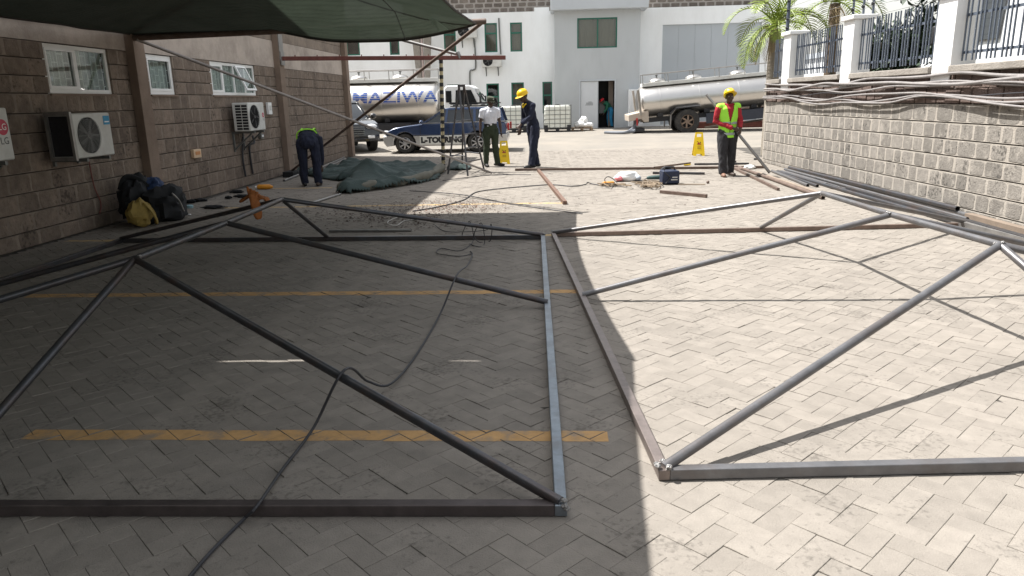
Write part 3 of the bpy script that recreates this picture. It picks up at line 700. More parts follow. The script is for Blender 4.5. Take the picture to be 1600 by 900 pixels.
# ------------------------------------------------------------------ bay under construction
bm = thing('cantilever_beam', 'red-brown steel beam sticking out from the second pilaster', 'beam', (XL, 17.42, 2.6))
e = PY(790, 90, 17.42); s = Vector((XL+.16, 17.42, 2.66)); MB().bar(s, e, .09, .09).build('beam', m_redox, bm, smooth=False, bevel=.006)
b = MB()
for k in range(9):
    p = s.lerp(e, .06+.1*k); b.cbox(p+Vector((0, 0, .055)), .02, .02, .05)
b.build('cleats', m_redox, bm, smooth=False)
MB().cbox(s+Vector((.01, 0, 0)), .02, .24, .3).build('end_plate', m_galv, bm, smooth=False)
p0 = Vector((-2.56, 17.42, 0)); pb = G(693, 267)
po = thing('prop_post', 'slim prop wound with black and yellow hazard tape', 'post', (pb.x, pb.y, 0))
tp = PY(689, 93, 17.42); n = 30
for k in range(n):
    a, c = pb.lerp(tp, k/n), pb.lerp(tp, (k+1)/n)
    MB().tube([a, c], .042+.004*(k % 2), 10).build('tape_wrap', m_ink if k % 2 else mat('pale_tape', (.42, .36, .22), .6), po)
b = MB(); rr = random.Random(1)
for k in range(26):
    p = pb.lerp(tp, rr.uniform(.02, .62)); a = rr.uniform(0, 6.28); b.bar(p, p+Vector((.09*math.cos(a), .05*math.sin(a), -.05)), .02, .004)
b.build('tape_tail', m_ink, po, smooth=False)
MB().cbox((pb.x, pb.y, .01), .16, .16, .02).build('foot_plate', m_rust, po, smooth=False)
tag(MB().tube([Vector((-6.12, 17.0, .12)), PY(752, 33, 11.24)+Vector((0, 0, -.03))], .026, 12, hollow=.05).build('brace_pipe', m_rust), 'brown diagonal brace pipe rising from pilaster foot to canopy corner', 'pipe')
tag(MB().tube([Vector((-6.2, 11.2, 2.62)), G(768, 272)+Vector((0, 0, .03))], .024, 12, hollow=.05).build('brace_pipe', mat('dull_galv', (.26, .235, .22), .55, .4, var=.25)), 'pale diagonal brace pipe sloping down to the ground by the stepladder', 'pipe')
sp = PY(716, 85, 17.42); tag(MB().tube([sp, PY(596, 54, 17.9)], .035, 12, hollow=.05).tube([sp+Vector((.04, 0, -.09)), sp+Vector((-.02, 0, .05))], .05, 10).build('stub_pipe', m_galv), 'short pale pipe resting on the red-brown beam', 'pipe')
# stepladder
apex = PY(721, 134, 16.75); lt = thing('stepladder', 'tall narrow steel A-frame stepladder beside the hazard-taped prop', 'ladder', (apex.x, 16.75, 0))
fr = [G(731, 275), G(757, 268)]; bk = [G(700, 272), G(722, 262)]
tops = [apex+Vector((-.05, -.03, 0)), apex+Vector((.05, .03, 0))]
for p, q in zip(fr, tops): MB().tube([p, q], .021, 8).build('leg', m_steel_b, lt)
for p, q in zip(bk, tops): MB().tube([p, q], .021, 8).build('leg', m_steel_b, lt)
for k in range(1, 6): MB().tube([fr[0].lerp(tops[0], k/6.5), fr[1].lerp(tops[1], k/6.5)], .016, 6).build('rung', m_steel_b, lt)
for k in (1, 2, 3): MB().tube([bk[0].lerp(tops[0], k/5), bk[1].lerp(tops[1], k/5)], .016, 6).build('rung', m_steel_b, lt)
for k, (i, j) in enumerate(((0, 0), (1, 1))): MB().tube([fr[i].lerp(tops[i], .22), bk[j].lerp(tops[j], .22)], .014, 6).build('spreader', m_steel_b, lt)
MB().cbox(apex, .16, .12, .05).build('top_step', m_steel_b, lt, smooth=False)
# ------------------------------------------------------------------ steel lying about
def lie(p, q, r, m_, label, sq=False, z=None, name=None):
    p, q = Vector(p), Vector(q); zz = (r if z is None else z)
    p.z += zz; q.z += zz
    if sq: o = MB().bar(p, q, 2*r, 2*r).build(name or 'steel_bar', m_, smooth=False, bevel=.003)
    else: o = MB().tube([p, p.lerp(q, .33), p.lerp(q, .66), q], r, 12, hollow=.12).build(name or 'steel_pipe', m_)
    return tag(o, label, 'steel bar' if sq else 'pipe', 'loose steel on the paving')
lie(G(805, 267), G(1196, 263), .028, m_rust, 'long brown square bar lying across the yard at the blue worker\'s feet', True)
lie(G(841, 268), G(883, 320), .030, mat('rust_orange', (.15, .088, .062), .6, .2, var=.25), 'rusty bar pointing at the camera from the blue worker\'s feet', True)
lie(G(1032, 302), G(1104, 309), .028, m_rust, 'short brown offcut lying in front of the blue case', True)
lie(G(1020, 272), G(1101, 273), .025, m_steel_b, 'short dark bar lying just behind the blue case', True)
lie(G(1085, 258), G(1170, 257), .022, m_steel_b, 'thin dark bar on the ground left of the vest worker', True)
lie(G(1140, 262), G(1170, 268), .022, m_rust, 'short pipe stub right of the vest worker\'s feet')
lie(G(1146, 264), G(1216, 298), .024, m_rust, 'brown bar ending in mid-yard right of the vest worker', True)
lie(G(1150, 262), G(1286, 312), .032, m_rust, 'brown pipe passing under the sunlit frame\'s far peak')
lie(G(1183, 272), G(1281, 305), .030, mat('sandy_pipe', (.23, .18, .14), .6, .2, var=.2), 'sandy pipe beside the brown one near the frame peak')
PR = [((1206, 269), (1262, 292), .028, 'short grey pipe with open end, left of the wall pile'), ((1213, 271), (1277, 293), .028, 'second short grey pipe of the wall pile'), ((1222, 270), (1291, 291), .028, 'third short grey pipe of the wall pile'), ((1228, 271), (1473, 340), .03, 'grey pipe ending at a dark open mouth left of the wall'), ((1233, 268), (1495, 336), .035, 'thick dark pipe of the wall pile with its mouth showing'), ((1243, 268), (1528, 344), .03, 'pipe lying closest to the foot of the wall'), ((1226, 270), (1510, 352), .026, 'pipe in the middle of the wall pile'), ((1215, 270), (1540, 365), .03, 'long grey pipe, camera side of the wall pile')]
for i, (a, c, r, lab) in enumerate(PR): lie(G(*a), G(*c), r, (m_steel, m_steel_b, m_steel)[i % 3] if i != 4 else m_steel_b, lab, z=r+(.05 if i in (6, 4) else 0))
lie(G(1325, 300), G(1680, 405), .045, m_steel_b, 'dark square tube lying behind the sunlit frame ridge', True)
lie(G(1512, 345), G(1680, 392), .05, mat('sandy_pipe', (.36, .28, .21)), 'sandy tube at the wall foot near the right edge', True)
lie(G(1490, 352), G(1660, 398), .04, m_galv, 'pale channel lying beside the dark square tube', True)
# metal rods by the tarp and left pilaster
lie(G(441, 276), G(462, 270), .025, m_galv, 'short pale pipe at the pilaster foot, upper one')
lie(G(444, 284), G(466, 275), .025, m_galv, 'short pale pipe at the pilaster foot, lower one')
lie(G(503, 263), G(538, 247), .025, m_galv, 'pale pipe along the far wall foot, nearer the wall')
lie(G(505, 266), G(540, 249), .025, m_galv, 'pale pipe along the far wall foot, nearer the yard')
lie(G(481, 321), G(532, 305), .02, m_galv, 'thin pale rod sticking out from under the tarp')
lie(G(515, 363), G(643, 362), .018, m_galv, 'pale thin rod lying behind the shaded frame\'s far bar')
tag(MB().box(-6.2, -5.95, 16.6, 17.1, 0, .13).build('base_block', m_dark, smooth=False, bevel=.015), 'dark block at the foot of the second pilaster', 'block')
for i, (x, y) in enumerate(((1147, 254), (1176, 261), (1182, 250), (1194, 252), (1218, 270))):
    p = G(x, y); tag(MB().tube([p+Vector((-.06, 0, .025)), p+Vector((.05, .02, .025))], .024, 8, hollow=.03).build('pipe_offcut', m_steel_b), ['dark pipe offcut just right of the vest worker\'s knee', 'dark pipe offcut on the white scrap by the brown bar', 'dark pipe offcut beyond the slanting carried pipe', 'dark pipe offcut nearest the far wall corner', 'dark pipe offcut near the pipe pile\'s far end'][i], 'offcut', 'pipe offcuts')
# ------------------------------------------------------------------ cords
def cord(pts, r, m_, name, label, k=8, cat='cord'): return tag(MB().tube(spline(pts, k), r, 7).build(name, m_), label, cat)
A, B_, C, D, R = FA; Z = .012
hip = (A+Vector((0, 0, .05)), R[2]); raf = ((A+B_)/2+Vector((0, 0, .03)), R[1]); rid = (B_+Vector((0, 0, .03)), R[0])
cord([G(285, 915, Z), G(330, 862, Z), G(380, 812, Z), G(402, 790, .072), G(440, 735, Z+.01), G(490, 668, .05), onseg(540, 590, *hip, .035), G(575, 596, .1), G(610, 600, .04), G(650, 555, Z), G(688, 490, Z+.03), onseg(711, 444, *raf, .035), G(730, 415, .1), G(738, 398, Z), G(735, 393, Z)], .0072, m_cable, 'power_cord', 'grey cord looped over two pipes of the shaded frame')
cord([G(738, 396, Z), G(722, 400, Z), G(700, 399, Z), G(682, 395, Z), G(690, 388, Z), G(715, 392, Z), G(732, 385, Z), G(740, 372, .06), onseg(733, 358, *rid, .035), G(722, 372, Z), G(745, 385, Z), G(757, 380, Z), onseg(752, 361, *rid, .035), G(741, 365, .1), G(748, 378, Z), G(766, 376, Z), onseg(766, 363, *rid, .035), G(757, 360, .12), G(700, 362, Z), G(680, 352, Z)], .0045, m_cable, 'cord_coil', 'thin cord curled round the far pipe of the shaded frame')
cord([G(620, 340, Z), G(608, 345, Z), G(606, 350, .05), G(620, 352, Z), G(632, 345, Z), G(650, 343, Z), G(655, 340, .08), G(640, 336, Z)], .008, mat('pale_wire', (.35, .33, .30), .5), 'wire_loop', 'pale wire loops lying in the litter behind the frame', 8)
cord([G(645, 330, Z), G(690, 322, Z), G(725, 312, Z), G(745, 300, Z), G(790, 294, Z), G(850, 289, Z), G(870, 289, Z), G(895, 291, Z), G(915, 288, Z), G(918, 285, .05), G(924, 287, Z), G(935, 289, Z)], .009, m_cable, 'extension_cord', 'thin dark extension cord running from the tools to the litter')
cord([G(640, 298, Z), G(720, 304, Z), G(795, 318, Z), G(850, 326, Z), G(910, 334, Z)], .007, m_cable, 'tie_wire', 'thin wire lying across the sunlit paving before the shadow edge')
cord([G(692, 282, Z), G(740, 276, Z), G(780, 273, Z), G(830, 273, Z)], .007, m_cable, 'tie_wire', 'thin wire running from the stepladder foot to the brown bar')
rr = random.Random(12)
for lab, cx, cy, n, sx, sy, mm in (('tangled tan welding cable left of the white bag', 955, 287, 26, 22, 4, mat('tan_cable', (.20, .15, .10), .7)), ('tangled tan cable heap between bag and blue case', 1013, 287, 40, 26, 5, mat('tan_cable', (.20, .15, .10), .7))):
    pts = [G(cx+rr.gauss(0, sx*.55), cy+rr.gauss(0, sy*.55), .015+.05*rr.random()) for _ in range(n)]; cord(pts, .009, mm, 'cable_heap', lab, 6, 'cable')
cord([G(946, 286, Z), G(945, 280, .12), G(950, 276, .2), G(957, 279, .14), G(964, 285, Z)], .008, m_cable, 'cable_loop', 'thin cable loop arching up from the tan cable', 6, 'cable')
cord([G(1060, 288, .02), G(1085, 288, .02), G(1102, 288, .03)], .010, mat('tan_cable', (.20, .15, .10), .7), 'electrode_holder', 'rod with a knob end lying right of the blue case', 4, 'tool')
tag(MB().ell(G(1106, 287)+Vector((0, 0, .03)), .03, .03, .03).build('rod_knob', m_rust), 'small knob at the end of the rod right of the blue case', 'knob')
# hoses at the trailer tail
for i in range(3):
    o = i*.12; z = .23
    cord([Vector((2.35-o*.8, 31.0+o, z-.02)), Vector((3.0+o, 30.7+o*.5, z)), Vector((3.4, 31.2+o, .45)), Vector((3.75-o, 31.5, .85)), Vector((4.1, 31.8, .92))], .055, m_hose, 'tanker_hose', ['grey hose drooping from the trailer tail, nearest one', 'grey hose drooping from the trailer tail, middle one', 'grey hose drooping from the trailer tail, farthest one'][i], 8, 'hose')
# ------------------------------------------------------------------ tarpaulin heap
def heap(name, label, mat_, outline, hfun, res=.05, cat='tarpaulin', m2=None):
    xs = [p.x for p in outline]; ys_ = [p.y for p in outline]; x0, x1, y0, y1 = min(xs), max(xs), min(ys_), max(ys_)
    nx, ny = int((x1-x0)/res)+1, int((y1-y0)/res)+1
    def inside(x, y):
        c = False; n = len(outline)
        for i in range(n):
            a, d = outline[i], outline[(i+1) % n]
            if (a.y > y) != (d.y > y) and x < (d.x-a.x)*(y-a.y)/(d.y-a.y)+a.x: c = not c
        return c
    def edge(x, y):
        m_ = 9; n = len(outline); p = Vector((x, y))
        for i in range(n):
            a, d = outline[i].xy, outline[(i+1) % n].xy; t = max(0, min(1, (p-a).dot(d-a)/max((d-a).length_squared, 1e-9))); m_ = min(m_, (p-a-(d-a)*t).length)
        return m_
    b = MB(); idx = {}
    for j in range(ny+1):
        for i in range(nx+1):
            x, y = x0+i*res, y0+j*res
            if inside(x, y):
                e = edge(x, y); z = hfun(x, y, e)
                idx[i, j] = len(b.v); b.v.append((x, y, max(z, .006)))
    for (i, j) in list(idx):
        q = [(i, j), (i+1, j), (i+1, j+1), (i, j+1)]
        if all(k in idx for k in q): b.f.append(tuple(idx[k] for k in q))
    bmm = b.build(name, mat_, smooth=True, solid=.006); return tag(bmm, label, cat)
def tarph(x, y, e):
    v = Vector((x*.75+y*.35, y*.95-x*.3, 1.3)); r = 1-abs(noise.noise(v))*2; r2 = 1-abs(noise.noise(Vector((x*1.5+y*1.4, y*1.6-x*.6, 5))))*2
    h = .07+.12*max(r, 0)**3+.06*max(r2, 0)**3+.05*noise.noise(Vector((x*.7, y*.7, 9)))
    lump = .34*math.exp(-((x+3.95)**2/.16+(y-15.9)**2/.5)); front = .17*math.exp(-((y-(13.55+.55*(x+4)))/.35)**2)
    return (h+lump+front)*.85*min(1, (e/.16))**.6
tarp_o = [G(*p) for p in ((524, 303), (545, 304), (600, 297), (655, 288), (686, 280), (693, 270), (688, 262), (650, 259), (600, 261), (560, 256), (545, 254), (525, 262), (500, 268), (470, 266), (452, 266), (463, 272), (500, 280), (528, 284), (545, 284), (530, 292))]
tp_ = heap('tarpaulin', 'crumpled dark green tarpaulin spread on the paving by the wall', m_tarp, tarp_o, tarph, .045)
# rolled front hem of the tarp
pts = [G(x, y)+Vector((0, 0, .10)) for x, y in ((530, 300), (560, 300), (600, 294), (640, 288), (672, 280), (690, 268))]
b = MB().tube(spline(pts, 8), [.09+.03*math.sin(i*.7) for i in range(41)], 12, sy=.9); remap(b, lambda x, y, z: (x+.02*noise.noise(Vector((x*4, y*4, z*4))), y+.04*noise.noise(Vector((x*5, y*3, z*3+3))), max(.005, z+.05*noise.noise(Vector((x*3, y*3, 7))))))
hem_o = b.build('rolled_hem', m_tarpb, None); OFF[tp_.name] = tp_.location.copy(); hem_o.parent = tp_; hem_o.location = hem_o.location-tp_.location
heap('tarpaulin', 'small green tarpaulin strip lying right of the hazard-taped prop', m_tarp, [G(*p) for p in ((697, 266), (715, 267), (735, 266), (739, 262), (722, 259), (700, 258))], lambda x, y, e: (.10+.08*noise.noise(Vector((x*5, y*2, 2))))*min(1, e/.15)**.6, .04)
# ------------------------------------------------------------------ litter
rr = random.Random(21); b = MB()
def chips(cx, cy, sx, sy, n, smin=.008, smax=.028):
    for _ in range(n):
        p = G(cx+rr.gauss(0, sx), cy+abs(rr.gauss(0, sy))*rr.choice((-1, 1)), .006); a = rr.uniform(0, 6.3); s = rr.uniform(smin, smax); q = s*rr.uniform(.25, .7)
        M_ = Matrix.Translation(p+Vector((0, 0, s*.15))) @ Matrix.Rotation(a, 4, 'Z') @ Matrix.Rotation(rr.uniform(-.5, .5), 4, 'X')
        b.add([(-s, -q*.4, 0), (-s*.2, -q, s*.2), (s, 0, 0), (0, q, s*.15)], [(0, 1, 2, 3)], M_)
chips(590, 335, 55, 8, 620); chips(700, 322, 60, 7, 620, .006, .022); chips(660, 345, 40, 9, 260); chips(500, 338, 40, 10, 120); chips(385, 310, 30, 6, 60); chips(900, 310, 160, 14, 160, .008, .025); chips(300, 330, 60, 8, 60)
b.build('leaf_litter', m_debris, smooth=False, kind='stuff', origin=(0, 0, 0))
b = MB(); chips(715, 322, 40, 6, 900, .006, .02); chips(650, 330, 50, 6, 300, .006, .02)
tag(b.build('soil_crumbs', mat('red_soil', (.13, .065, .045), .95, var=.4, vs=30), smooth=False, kind='stuff', origin=(0, 0, 0)), 'reddish soil crumbs strewn in the sunlit patch behind the frame', 'soil')
tag(bpy.data.objects['leaf_litter'], 'dark chips and leaf litter scattered behind the shaded frame', 'litter')
# ------------------------------------------------------------------ factory behind the yard
FY, BY = 36., 35.
fb_ = thing('factory_building', 'white two-storey factory with grey entrance bay closing off the yard', 'building', (0, FY, .25))
def wall_with_holes(b, x0, x1, z0, z1, y, th, holes):
    xs = sorted({x0, x1, *[h[0] for h in holes], *[h[1] for h in holes]}); zz = sorted({z0, z1, *[h[2] for h in holes], *[h[3] for h in holes]})
    for i in range(len(xs)-1):
        for j in range(len(zz)-1):
            xm, zm = (xs[i]+xs[i+1])/2, (zz[j]+zz[j+1])/2
            if any(h[0] < xm < h[1] and h[2] < zm < h[3] for h in holes): continue
            b.box(xs[i], xs[i+1], y, y+th, zz[j], zz[j+1])
    return b
UPW = [(-9.75, -9.1, 3.82, 5.08), (-7.66, -7.2, 3.80, 5.08), (-5.07, -4.5, 3.82, 5.08), (-3.14, -2.55, 3.80, 5.10), (-1.94, -1.38, 3.80, 5.09)]
LOW = [(-5.0, -4.4, 1.1, 2.38), (-3.13, -2.53, .95, 2.38), (-1.94, -1.34, .95, 2.40), (-.46, .0, .95, 2.40)]
wall_with_holes(MB(), -13, .12, .1, 5.55, FY, .25, UPW+LOW).build('wall', m_wall, fb_, smooth=False)
MB().box(-.80, -.1, FY, FY+.25, 5.551, 5.72).build('wall_step', m_wall, fb_, smooth=False)
wall_with_holes(MB(), 3.98, 9.95, .1, 5.50, FY, .25, [(5.12, 9.62, .3, 4.80)]).build('wall', m_wall, fb_, smooth=False)
BW = (1.15, 2.95, 3.80, 5.10); BD = (1.30, 2.86, .22, 2.36)
wall_with_holes(MB(), .12, 3.98, .1, 5.42, BY, .2, [BW, BD]).build('entrance_bay', m_bay, fb_, smooth=False)
MB().box(.12, .3, BY+.2, FY, .1, 5.42).box(3.8, 3.98, BY+.2, FY, .1, 5.42).build('bay_return', m_bay, fb_, smooth=False)
MB().box(-.05, 4.28, BY-.45, FY+.1, 5.425, 6.3).build('fascia', m_fascia, fb_, smooth=False, bevel=.02)
MB().box(4.3, 9.95, FY+.02, FY+.24, 5.501, 5.56).build('coping', m_wall, fb_, smooth=False)
MB().box(-13, 9.95, FY+.251, FY+9, .1, 5.4).build('rear_block', m_plas, fb_, smooth=False)
for x in [5.12+.75*k for k in range(6)]:
    MB().box(x+.003, x+.747, FY+.08, FY+.10, .3, 4.8).build('shutter_panel', m_shut, fb_, smooth=False)
def fwin(x0, x1, z0, z1, y, cur, tr=.62, sp=None):
    b = MB(); t = .06
    b.box(x0, x1, y+.03, y+.09, z0, z0+t).box(x0, x1, y+.03, y+.09, z1-t, z1).box(x0, x0+t, y+.03, y+.09, z0+t, z1-t).box(x1-t, x1, y+.03, y+.09, z0+t, z1-t)
    if tr: b.box(x0+t, x1-t, y+.03, y+.09, z0+(z1-z0)*tr, z0+(z1-z0)*tr+.07)
    if sp: b.box(sp-.03, sp+.03, y+.03, y+.09, z0+t, z1-t)
    wn = b.build('window', m_green, fb_, smooth=False)
    MB().box(x0+t, x1-t, y+.055, y+.06, z0+t, z1-t).build('pane', m_glass, wn, smooth=False)
    if cur:
        c = MB(); n = max(8, int((x1-x0)/.05))
        for i in range(n+1):
            c.v += [(x0+(x1-x0)*i/n, y+.13+.018*math.sin(i*1.3), z0), (x0+(x1-x0)*i/n, y+.13+.018*math.sin(i*1.3), z1)]
            if i: c.f.append((2*i-2, 2*i, 2*i+1, 2*i-1))
        c.build('curtain', m_curtb if cur == 1 else m_curt, wn)
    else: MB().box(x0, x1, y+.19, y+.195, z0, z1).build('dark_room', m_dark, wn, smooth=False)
for i, h in enumerate(UPW): fwin(*h, FY, 1 if i > 1 else 0)
for i, h in enumerate(LOW): fwin(*h, FY, 1 if i == 2 else 0, .55)
fwin(*BW, BY, 1, None, 2.07)
d = MB().box(1.31, 2.08, BY+.03, BY+.08, .24, 2.35).build('door', mat('door_pale_grey', (.60, .62, .64), .6, var=.03), fb_, smooth=False, bevel=.006)
b = MB()
for k in range(4): b.box(1.66-.10*(k > 0)-.04*(k > 2), 1.82+.06*(k > 0), BY+.026, BY+.0275, 1.42-.045*k, 1.445-.045*k)
b.build('door_notice', mat('notice_grey', (.22, .23, .24), .7), d, smooth=False)
MB().box(1.24, 1.30, BY-.03, BY+.1, .22, 2.42).box(2.86, 2.92, BY-.03, BY+.1, .22, 2.42).box(1.30, 2.86, BY-.03, BY+.1, 2.36, 2.42).box(2.08, 2.12, BY+.02, BY+.1, .22, 2.36).build('door_frame', m_fascia, fb_, smooth=False)
MB().box(.32, 3.78, BY+.95, BY+.97, .1, 5.4).box(2.10, 2.14, BY+.2, BY+.9, .2, 2.5).build('lobby', m_dark, fb_, smooth=False)
MB().box(2.62, 2.84, BY+.5, BY+.56, .25, 2.34).build('inner_jamb', m_curtb, fb_, smooth=False)
MB().box(2.2, 2.45, BY+.5, BY+.8, .9, 1.5).build('lobby_crate', mat('crate_grey', (.16, .16, .16), .8), fb_, smooth=False)
# stone parapet
rg = random.Random(31); par = MB(); PM = []
for v, f in VARS:
    me = bpy.data.meshes.new('block'); me.from_pydata(v, [], f); me.materials.append(m_parap); PM.append(me)
MB().box(-7, 0, FY+.3, FY+.5, 5.5, 8).build('parapet', m_parm, fb_, smooth=False); MB().box(4.29, 9.95, FY+.3, FY+.5, 5.45, 8).build('parapet', m_parm, fb_, smooth=False)
z = 5.58
for row in range(6):
    for xa, xb in ((-6.0, -.06), (4.3, 9.6)):
        x = xa+(.2 if row % 2 else 0)
        while x < xb:
            l = rg.uniform(.34, .48)
            if row < 5:
                o = put('block', PM[rg.randrange(14)], (x+l/2, FY+.3, z+.1), fb_); q = o.location.copy()
                o.matrix_basis = Matrix.Translation(q) @ Matrix.Rotation(math.pi/2, 4, 'X') @ Matrix.Diagonal((l-.08, .165, .02, 1))
            x += l
    z += .225
# tapered columns in front of the left wing
tc = thing('tapered_column', 'pair of beige tapered columns before the white wall', 'column', (-5.98, BY, .25))
for x, s in ((-6.16, -1), (-5.78, 1)):
    MB().prism([(-.10, .25), (.10, .25), (.10, 2.6), (.10-.0, 5.5), (-.10-.22, 5.5), (-.10, 2.6)] if s < 0 else [(-.10, .25), (.10, .25), (.10, 2.6), (.32, 5.5), (-.10, 5.5), (-.10, 2.6)], lambda u, v, d_: (x+u, BY+d_, v), 0, .25).build('column_leg', m_cope, tc, smooth=False)
MB().tube([(-5.97, BY+.1, .25), (-5.97, BY+.1, 5.5)], .06, 10).build('downpipe', mat('pink_pipe', (.50, .40, .37), .6), tc)
condenser((-3.92, FY-.1, 4.44), 0, 'condenser high on the white wall by the canopy corner', .92, .62, .3, 2)
condenser((-2.82, FY-.1, 3.12), 0, 'condenser on the white wall between the window rows', .95, .55, .3, 2)
for pts, lab in (([(-3.62, FY-.05, 4.4), (-3.6, FY-.05, 3.2), (-3.72, FY-.05, 3.02), (-3.88, FY-.05, 2.95), (-3.9, FY-.05, 2.3)], 'thin drain pipe below the high condenser'), ([(-2.45, FY-.05, 5.3), (-2.42, FY-.05, 4.2), (-2.38, FY-.05, 3.2)], 'thin vertical pipe beside the curtained upper window')):
    tag(MB().tube(spline(pts, 5), .035, 8).build('wall_pipe', m_cage), lab, 'pipe')
cb = thing('service_cabinet', 'tall white service cabinet right of the factory door', 'cabinet', (3.8, BY-.3, .24)); MB().box(3.48, 4.14, BY-.5, BY-.02, .3, 1.95).build('cabinet_body', m_wall, cb, smooth=False, bevel=.01); MB().box(3.50, 3.80, BY-.508, BY-.501, .34, 1.92).box(3.815, 4.12, BY-.508, BY-.501, .34, 1.92).build('cabinet_door', m_cabw, cb, smooth=False)
# ------------------------------------------------------------------ wheels
def wheel(par, c, r, wd, side, rim=m_rim, spokes=7, rr_=.66):
    """axle along local y; side = outward sign"""
    x, y, z = c
    t = MB().lathe([(r*rr_, -wd/2), (r*.93, -wd/2), (r, -wd*.32), (r, wd*.32), (r*.93, wd/2), (r*rr_, wd/2), (r*rr_*.97, wd*.2), (r*rr_*.97, -wd*.2)], c, 28, 'y')
    t.f = t.f[:-2]; n = 28; t.f += [((7)*n+j, (7)*n+(j+1) % n, (j+1) % n, j) for j in range(n)]
    w_ = t.build('wheel', m_tyre, par, origin=c)
    rm = MB().lathe([(r*rr_*.98, side*wd*.40), (r*rr_*.90, side*wd*.44), (r*rr_*.86, side*wd*.30)], c, 28, 'y'); rm.f = rm.f[:-2]
    for k in range(spokes):
        a = 2*math.pi*k/spokes; d0 = Vector((math.cos(a), 0, math.sin(a))); d1 = Vector((math.cos(a+.35), 0, math.sin(a+.35)))
        rm.bar(Vector(c)+d0*r*.1+Vector((0, side*wd*.40, 0)), Vector(c)+d1*r*rr_*.9+Vector((0, side*wd*.38, 0)), r*.13, .02, (0, 1, 0))
    rm.lathe([(r*.16, side*wd*.3), (r*.16, side*wd*.42), (.005, side*wd*.44)], c, 14, 'y').build('rim', rim, w_)
    bk = MB().lathe([(r*rr_*.95, side*wd*.05), (r*rr_*.95, side*wd*.12)], c, 20, 'y').build('brake_disc', m_dark, w_)
    return w_
def arc(cx, cz, r, a0, a1, n=12): return [(cx+r*math.cos(math.radians(a0+(a1-a0)*i/n)), cz+r*math.sin(math.radians(a0+(a1-a0)*i/n))) for i in range(n+1)]
m_cglass = mat('car_glass', (.010, .013, .016), .06, var=.05, spec=.8)
# ------------------------------------------------------------------ station wagon
wg = thing('station_wagon', 'navy and silver station wagon with lettered doors behind the guard', 'car', (-3.47, 24.62, .01), None, math.pi, local=True)
HW = .80
def sidefn(hw, zb=.56, zt=.95, tuck=.05):
    return lambda u, v, d_: (u*(1-.0*abs(d_)) - (.10*d_*d_ if u > 1.7 else (-.08*d_*d_ if u < -1.8 else 0)), d_*(hw-tuck*max(0, (v-zb)/(zt-zb))-.02*max(0, (.3-v)/.1)), v)
up = [(-2.06, .56), (-2.08, .70), (-2.05, .90), (-1.9, .945), (.62, .92), (.80, .905), (1.25, .86), (1.62, .80), (1.88, .73), (2.0, .66), (2.03, .56), (1.64, .56)]+arc(1.30, .31, .365, 43, 137, 8)+[(.96, .56), (-.70, .56)]+arc(-1.05, .31, .365, 43, 137, 8)+[(-1.40, .56)]
MB().prism(up, sidefn(HW), -1, 1).build('body', m_navy, wg, bevel=.03)
lowf = [(1.67, .24), (2.0, .21), (2.09, .36), (2.08, .555), (1.615, .555)]+arc(1.30, .31, .365, 41, -8, 6)
sill = [(.94, .22)]+arc(1.30, .31, .365, 188, 139, 6)[0:]+[(-.69, .555)]+arc(-1.05, .31, .365, 41, -8, 6)+[(-.68, .22)]
rear = [(-1.42, .24)]+arc(-1.05, .31, .365, 188, 139, 6)+[(-2.08, .555), (-2.10, .38), (-2.02, .24)]
for nm, po in (('front_bumper', lowf), ('side_panel', sill), ('rear_bumper', rear)): MB().prism(po, sidefn(HW+.004, .5, 2), -1, 1).build(nm, m_silver, wg, bevel=.02)
gh = lambda u, v, d_: (u-(.14*d_*d_ if u > .05 else 0)+(.06*d_*d_ if u < -1.7 else 0), d_*(.745-.15*(v-.92)/.46), v)
cabn = MB().prism([(.84, .90), (.62, 1.02), (.12, 1.355), (-.2, 1.38), (-1.55, 1.375), (-1.80, 1.34), (-1.98, .93)], gh, -1, 1).build('cabin_glass', m_cglass, wg, bevel=.02)
gf = lambda off: (lambda u, v, d_: (gh(u, v, d_)[0], gh(u, v, d_)[1]+off*(1 if d_ > 0 else -1), v))
MB().prism([(.20, 1.33), (.10, 1.385), (-.2, 1.405), (-1.55, 1.40), (-1.84, 1.36), (-1.84, 1.33)], gh, -1.02, 1.02).build('roof', m_navy, wg, bevel=.02)
for s in (-1, 1):
    for p, q, wd in (((.86, .91), (.10, 1.37), .06), ((-.05, .93), (-.10, 1.37), .07), ((-.98, .94), (-.98, 1.37), .08), ((-1.96, .93), (-1.82, 1.36), .12)):
        MB().bar(gf(.006)(p[0], p[1], s), gf(.006)(q[0], q[1], s), .02, wd, (1, 0, 0) if abs(p[0]-q[0]) < .3 else (0, 0, 1)).build('pillar', m_navy, wg, smooth=False)
    MB().bar((.8, s*.752, .935), (-1.95, s*.752, .955), .012, .022).build('chrome_strip', m_rim, wg, smooth=False)
    for x in (-.12, -1.0, .78):
        MB().bar((x, s*(HW-.012), .90), (x-.02, s*(HW+.006), .30), .004, .012, (1, 0, 0)).build('door_seam', m_ink, wg, smooth=False)
    for x in (.02, -.86): MB().bar((x, s*(HW-.02), .80), (x-.2, s*(HW-.02), .80), .03, .03).build('door_handle', m_navy, wg, smooth=False)
    MB().ell((.72, s*.86, .98), .07, .07, .055).build('mirror', m_navy, wg)
    MB().ell((1.92, s*.62, .66), .13, .16, .065).build('headlight', m_lamp, wg)
    MB().cbox((-2.06, s*.70, .78), .06, .14, .22).build('tail_light', m_red, wg, bevel=.01)
    MB().bar((-.2, s*.56, 1.44), (-1.6, s*.56, 1.44), .03, .03).build('rack_rail', m_ink, wg, smooth=False)
for x in (-.3, -.75, -1.2, -1.55): MB().bar((x, -.6, 1.47), (x, .6, 1.47), .03, .03).build('rack_bar', m_ink, wg, smooth=False)
b = MB(); rg = random.Random(5)
